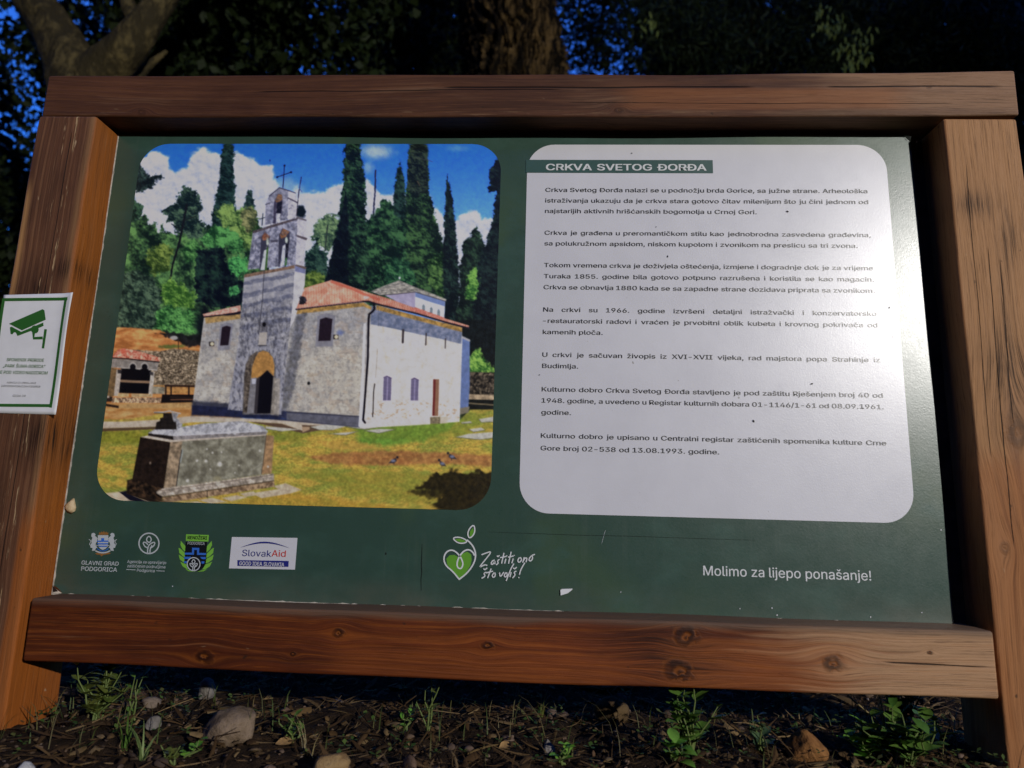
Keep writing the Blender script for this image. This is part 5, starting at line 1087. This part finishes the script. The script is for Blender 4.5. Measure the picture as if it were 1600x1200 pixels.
weed(878, 1194, .022, .014, 3, 5, .013, .006, m_bright, 'bright green seedling at the bottom edge right of the middle', 'seedling')
weed(1080, 1180, .085, .055, 8, 8, .021, .008, m_weed, 'leafy round leaved weed at the right half between slab and rusty rock')
weed(1052, 1194, .03, .03, 3, 4, .024, .009, m_bright, 'weed with two broad bright leaves at the bottom edge', droop=.5)
weed(1190, 1180, .05, .03, 4, 6, .018, .006, green('weed_grey', (.05, .10, .05), (.09, .15, .07)), 'grey green weed just left of the rusty rock')
weed(1242, 1110, .05, .03, 4, 6, .018, .004, m_weed2, 'dry brown green weed behind the rusty rock', back=.03)
weed(1365, 1190, .04, .045, 9, 8, .019, .007, m_bright, 'bright leafy weed right of the rusty rock')
weed(1420, 1196, .065, .06, 12, 9, .021, .0075, m_weed, 'dense green weed at the bottom edge left of the right post')
weed(1440, 1150, .10, .07, 14, 9, .019, .006, m_weed2, 'tangled olive weed behind the dense weed near the right post', back=.04)
weed(1475, 1172, .045, .02, 2, 3, .034, .013, green('dock_leaf', (.06, .16, .06), (.09, .20, .08)), 'weed with large smooth leaves beside the right post', droop=.15)
tuft(1385, 1150, .085, 14, 'grass tuft with long blades between the rusty rock and right post', m_weed2, .0014, .05)
tuft(1225, 1090, .05, 16, 'green grass tuft close behind the bottom rail at the right', m_weed, .0013, .04, back=.02)
tuft(845, 1120, .045, 10, 'thin dim grass tuft in the shade left of the mossy slab', m_weed2, .0009, .04)
tuft(480, 1178, .05, 8, 'dry thin grass tuft right of the large tan rock', green('grass_dry', (.22, .17, .08), (.30, .24, .11)), .0009, .05)
a_ = aty(1326, 1088, .10); b_ = onground(1402, 1178); mid = (a_+b_)/2+np.array((0, -.01, .01)); V_, F_ = tube([b_-a_, mid-a_, np.zeros(3), np.array((-.03, .0, .06))], [.0016, .0014, .0012, .0008], 6)
o = obj('dry_stalk', mesh('dry_stalk', V_, F_, True), None, [m_dryst]); o.location = a_; tag(o, 'long yellowish dry stalk leaning up from the weeds behind the bottom rail', 'stalk')
for px, py, an, sz, lb in ((1258, 1118, .9, .026, 'tan dry leaf hanging above the rusty rock'), (1318, 1124, .2, .013, 'small orange dry leaf right above the rusty rock'), (430, 1170, .3, .024, 'pale dry leaf on the litter right of the large tan rock'), (560, 1160, 2.1, .02, 'brown dry leaf on the litter left of the tall thin weed'), (780, 1176, .6, .022, 'brown dry leaf on the litter below the middle of the board')):
    p = onground(px, py); VV, FF = [], []; leafblade(np.zeros(3), (math.cos(an), math.sin(an), .15), np.array((0, -.5, 1.)), sz, sz*.28, VV, FF, .4, .3)
    o = obj('dry_leaf', raw_mesh('dry_leaf', VV, FF, [plain('dry_leaf_tan', (.30, .18, .07), .7, .2, .3, 200.)], True), None); o.location = p+np.array((0, 0, .006)); tag(o, lb, 'dry leaf', 'dry leaves under the board')

# ------------------------------------------------------------------ trees behind the board
def bark(name, a_, b_, sx_, sz_, bump):
    M = Mat(name, .9, .1); x, y, z = M.xyz(); w = M.noise(M.vec(x, y, z), 2.5, 2.)
    r = M.noise(M.vec(x*sx_+w*2., y*sx_, z*sz_+w), 1., 5., .65, .4); f = M.noise(M.vec(x*sx_*4, y*sx_*4, z*sz_*4), 1., 3., .6)
    M.color(M.mix(a_, b_, (r*.8+f*.3).step(.50, .70))); M.bump(r+f*.3, bump); return M.m
def limb(P, R, seg=28, rings=40, amp=.06, seed=0, fx=3., fz=5., furrow=0.):
    """a limb along points: smooth path, bark relief pushed out along the radius"""
    P = np.array(P, float); n = len(P); T = np.linspace(0, n-1, rings); cen, rr = [], []
    for t in T:
        i = min(int(t), n-2); f = t-i; p0, p1, p2, p3 = P[max(i-1, 0)], P[i], P[i+1], P[min(i+2, n-1)]
        cen.append(.5*((2*p1)+(-p0+p2)*f+(2*p0-5*p1+4*p2-p3)*f*f+(-p0+3*p1-3*p2+p3)*f**3)); rr.append(R[i]*(1-f)+R[i+1]*f)
    cen = np.array(cen); V, F = [], []
    for i in range(rings):
        t = cen[min(i+1, rings-1)]-cen[max(i-1, 0)]; t /= np.linalg.norm(t); a = np.cross(t, (.05, 1, .1)); a /= np.linalg.norm(a); b = np.cross(t, a)
        th = np.arange(seg)*2*math.pi/seg; c = np.cos(th); s = np.sin(th)
        k = fbm(c*fx+seed, s*fx+i*fz/rings*3+seed, 3, 4)-.5
        if furrow: k = k*.5-furrow*(np.abs(np.sin(th*seg/9+fbm(c*2+5, s*2+i*.09, 9, 3)*9))**.6-.6)
        rad_ = rr[i]*(1+amp*2*k); V += list(cen[i]+np.outer(c*rad_, a)+np.outer(s*rad_, b))
    for i in range(rings-1):
        for j in range(seg): F.append((i*seg+j, i*seg+(j+1) % seg, (i+1)*seg+(j+1) % seg, (i+1)*seg+j))
    return V, F
def join(parts):
    V, F = [], []
    for v, f in parts: o_ = len(V); V += v; F += [tuple(o_+i for i in g) for g in f]
    return V, F
def crown(name, parent, blobs, size, aspect, mat, seed, clump=.16, up=.0):
    """many leaf-sized faces gathered in clumps through the crown's volume"""
    r = np.random.default_rng(seed); C_, N = [], []
    for (cx, cy, cz, rx, ry, rz, n) in blobs:
        k = max(6, n//60); d_ = r.normal(size=(k, 3)); d_ /= np.linalg.norm(d_, axis=1)[:, None]; cl = d_*(r.random((k, 1))**(1/2.4)); pick = r.integers(0, k, n)
        p = cl[pick]+r.normal(size=(n, 3))*clump; C_.append(p*np.array((rx, ry, rz))+np.array((cx, cy, cz)))
    P = np.concatenate(C_); n = len(P); d_ = r.normal(size=(n, 3)); d_[:, 2] -= up; d_ /= np.linalg.norm(d_, axis=1)[:, None]; q = r.normal(size=(n, 3)); s = np.cross(d_, q); s /= np.linalg.norm(s, axis=1)[:, None]+1e-9
    L_ = (size*(.55+.9*r.random(n)))[:, None]; W_ = L_*aspect*(.7+.6*r.random((n, 1))); nn = np.cross(d_, s)
    V = np.stack([P-d_*L_*.5, P-s*W_*.5+nn*W_*.15, P+d_*L_*.5, P+s*W_*.5+nn*W_*.15], 1).reshape(-1, 3)
    return obj(name, raw_mesh(name, V, np.arange(4*n).reshape(-1, 4), [mat]), parent)
leafm = lambda nm, a_, b_, c_: island_mat(nm, [a_, b_, c_], .6, .2, 0.)
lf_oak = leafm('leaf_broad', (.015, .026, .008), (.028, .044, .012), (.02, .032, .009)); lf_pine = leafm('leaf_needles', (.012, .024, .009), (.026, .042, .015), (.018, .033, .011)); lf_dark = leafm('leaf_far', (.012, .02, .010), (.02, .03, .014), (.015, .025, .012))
def rel_(p, o): return tuple(np.array(p)-o)
# the forked tree at the upper left
Y1 = 2.3; P_ = lambda x_, y_, d_=0.: aty(x_, y_, Y1+d_); base = np.array((P_(150, 300)[0], Y1, 0.)); base[2] = float(gz(base[0], base[1]))-.05
t = thing('forked_tree', 'broadleaf tree whose mossy trunk forks in two above the left end of the top rail', 'tree', base)
Rr_ = lambda L__: [rel_(p, base) for p in L__]
b1 = limb(Rr_([base, P_(170, 420), P_(150, 240), P_(122, 130), P_(88, 55), P_(48, -10), P_(10, -110), P_(-60, -260)]), [.25, .2, .19, .155, .125, .11, .09, .05], 40, 70, .10, 2, 2.5, 9)
b2 = limb(Rr_([P_(140, 200), P_(150, 128, -.02), P_(196, 78, -.05), P_(225, 40, -.05), P_(262, -10), P_(330, -90), P_(420, -220)]), [.13, .13, .10, .085, .07, .05, .03], 32, 50, .10, 6, 2.5, 8)
b3 = limb(Rr_([P_(222, 46, -.04), P_(205, 20, -.05), P_(190, -30), P_(180, -120)]), [.05, .045, .035, .02], 20, 24, .08, 8)
b4 = limb(Rr_([P_(150, 190), P_(190, 150, .1), P_(222, 112, .15), P_(260, 80, .2)]), [.06, .05, .03, .01], 16, 20, .08, 12)
V, F = join([b1, b2, b3, b4]); obj('trunk', mesh('trunk', V, F, True), t, [bark('bark_mossy', (.05, .04, .02), (.15, .115, .048), 16., 7., .03)])
def cblob(px, py, y_, rx, rz, n, o, ry=None):
    p = aty(px, py, y_)-o; return (p[0], p[1], p[2], rx, ry or rx*.8, rz, int(n*2.2))
crown('crown', t, [cblob(10, 150, 4.2, 1.0, 1.0, 900, base), cblob(-60, 420, 4.0, .9, 1.1, 3200, base), cblob(30, 300, 4.6, .55, .75, 1000, base), cblob(300, 60, 3.6, .9, .7, 2600, base), cblob(470, 0, 3.4, 1.0, .8, 2600, base), cblob(-150, -200, 3.2, 1.4, 1.2, 4500, base), cblob(250, -250, 3.2, 1.7, 1.0, 6000, base), cblob(60, 60, 4.4, .8, .6, 700, base)], .075, .6, lf_oak, 21, .11, .2)
# the thick rough-barked tree behind the middle
Y2 = 2.9; P_ = lambda x_, y_, d_=0.: aty(x_, y_, Y2+d_); base2 = np.array((P_(820, 300)[0], Y2, 0.)); base2[2] = float(gz(base2[0], base2[1]))-.05
t = thing('rough_barked_tree', 'thick dark tree trunk with deep furrowed bark rising behind the middle of the top rail', 'tree', base2)
Rr_ = lambda L__: [rel_(p, base2) for p in L__]
V, F = limb(Rr_([base2, P_(818, 420), P_(812, 200), P_(806, 110), P_(792, 20), P_(780, -120), P_(775, -400)]), [.40, .35, .335, .325, .31, .29, .24], 150, 130, .19, 4, 3.5, 24, .6)
obj('trunk', mesh('trunk', V, F, True), t, [bark('bark_furrowed', (.006, .0045, .003), (.18, .115, .045), 15., 2.6, .09)])
crown('crown', t, [cblob(930, 40, 6.2, .55, .8, 1700, base2), cblob(650, -120, 4.2, 1.9, 1.2, 5500, base2), cblob(1000, -260, 4.0, 1.6, 1., 4000, base2), cblob(600, 60, 5.2, .8, .9, 2800, base2), (.5, -4.4, 6.4, 7.5, 4.6, 1.1, 42000), (-2.5, -3.2, 5.6, 3.5, 3.5, 1., 14000)], .062, .55, lf_oak, 22, .2)  # last two leaf masses: canopy added overhead, out of view, to block sky light
# the conifer at the right with hanging sprays
Y3 = 3.6; P_ = lambda x_, y_, d_=0.: aty(x_, y_, Y3+d_); base3 = np.array((P_(1230, 300)[0], Y3+.6, 0.)); base3[2] = float(gz(base3[0], base3[1]))-.05
t = thing('hanging_conifer', 'dark conifer with hanging green sprays above the right half of the top rail', 'tree', base3)
V, F = limb([(0, 0, 0), (.05, 0, 1.5), (0, .05, 3.4), (.02, 0, 6.)], [.2, .17, .13, .03], 24, 40, .08, 5); obj('trunk', mesh('trunk', V, F, True), t, [bark('bark_brown', (.03, .02, .012), (.11, .075, .04), 18., 5., .03)])
bl = []
for px, py, n in ((1020, 40, 1100), (1090, 90, 1500), (1170, 30, 1700), (1300, 30, 1800), (1360, 70, 1800), (1440, 50, 1700), (1240, 90, 1700), (1530, 60, 2000), (1600, 120, 2000), (1650, 300, 2600), (1180, -110, 4000), (1420, -110, 4000), (1000, -60, 900)):
    bl.append(cblob(px, py, Y3+.2+RNG.random()*.9, .42, .34, n, base3))
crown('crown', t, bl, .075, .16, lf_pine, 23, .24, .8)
V_, F_ = [], []
for px, py in ((1290, 40), (1308, 34), (1282, 22), (1012, 38), (1322, 72), (1345, 84), (1330, 100), (1352, 52)):
    p = P_(px, py, -.25)-base3
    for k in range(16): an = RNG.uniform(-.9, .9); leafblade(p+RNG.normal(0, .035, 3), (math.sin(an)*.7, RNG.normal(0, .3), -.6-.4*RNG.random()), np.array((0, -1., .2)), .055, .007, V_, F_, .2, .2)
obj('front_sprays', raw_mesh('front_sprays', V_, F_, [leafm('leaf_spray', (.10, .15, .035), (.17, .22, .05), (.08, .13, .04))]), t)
# darker trees farther back
FAR = [(270, 7.2, 1.55, 'dense dark tree standing behind the forked tree'), (690, 7.6, 1.75, 'dense dark tree filling the gap left of the rough-barked trunk'), (1090, 8.2, 1.15, 'dark tree far behind the left side of the hanging conifer'), (1370, 7.4, 1.9, 'wide dark tree behind the hanging conifer'), (1720, 6.6, 1.7, 'dark tree beyond the right post'), (-110, 8.6, 1.8, 'dark tree beyond the left post, half hidden by the forked tree')]
for i, (px, y_, r_, lb) in enumerate(FAR):
    p = aty(px, 300, y_); b_ = np.array((p[0], y_, float(gz(p[0], y_))-.05)); t = thing('dark_tree', lb, 'tree', b_, 'dark trees behind the board')
    V, F = limb([(0, 0, 0), (.05, .02, 2.), (-.03, 0, 4.5), (0, 0, 7.)], [.24, .2, .14, .05], 18, 26, .08, 5+i); obj('trunk', mesh('trunk', V, F, True), t, [bark('bark_far', (.02, .016, .012), (.06, .045, .03), 14., 4., .03)])
    low = i == 5
    bl = [(0, 0, 1.3, r_, r_, 1.4, 8400), (0, 0, 3.4, r_*1.02, r_, 1.7, 13000)]+([] if low else [(0, 0, 5.6, r_, r_, 1.6, 16000), (0, 0, 7.8, r_*.9, r_*.9, 1.7, 12000)])
    crown('crown', t, bl, .105, .6, lf_dark, 40+i, .2)
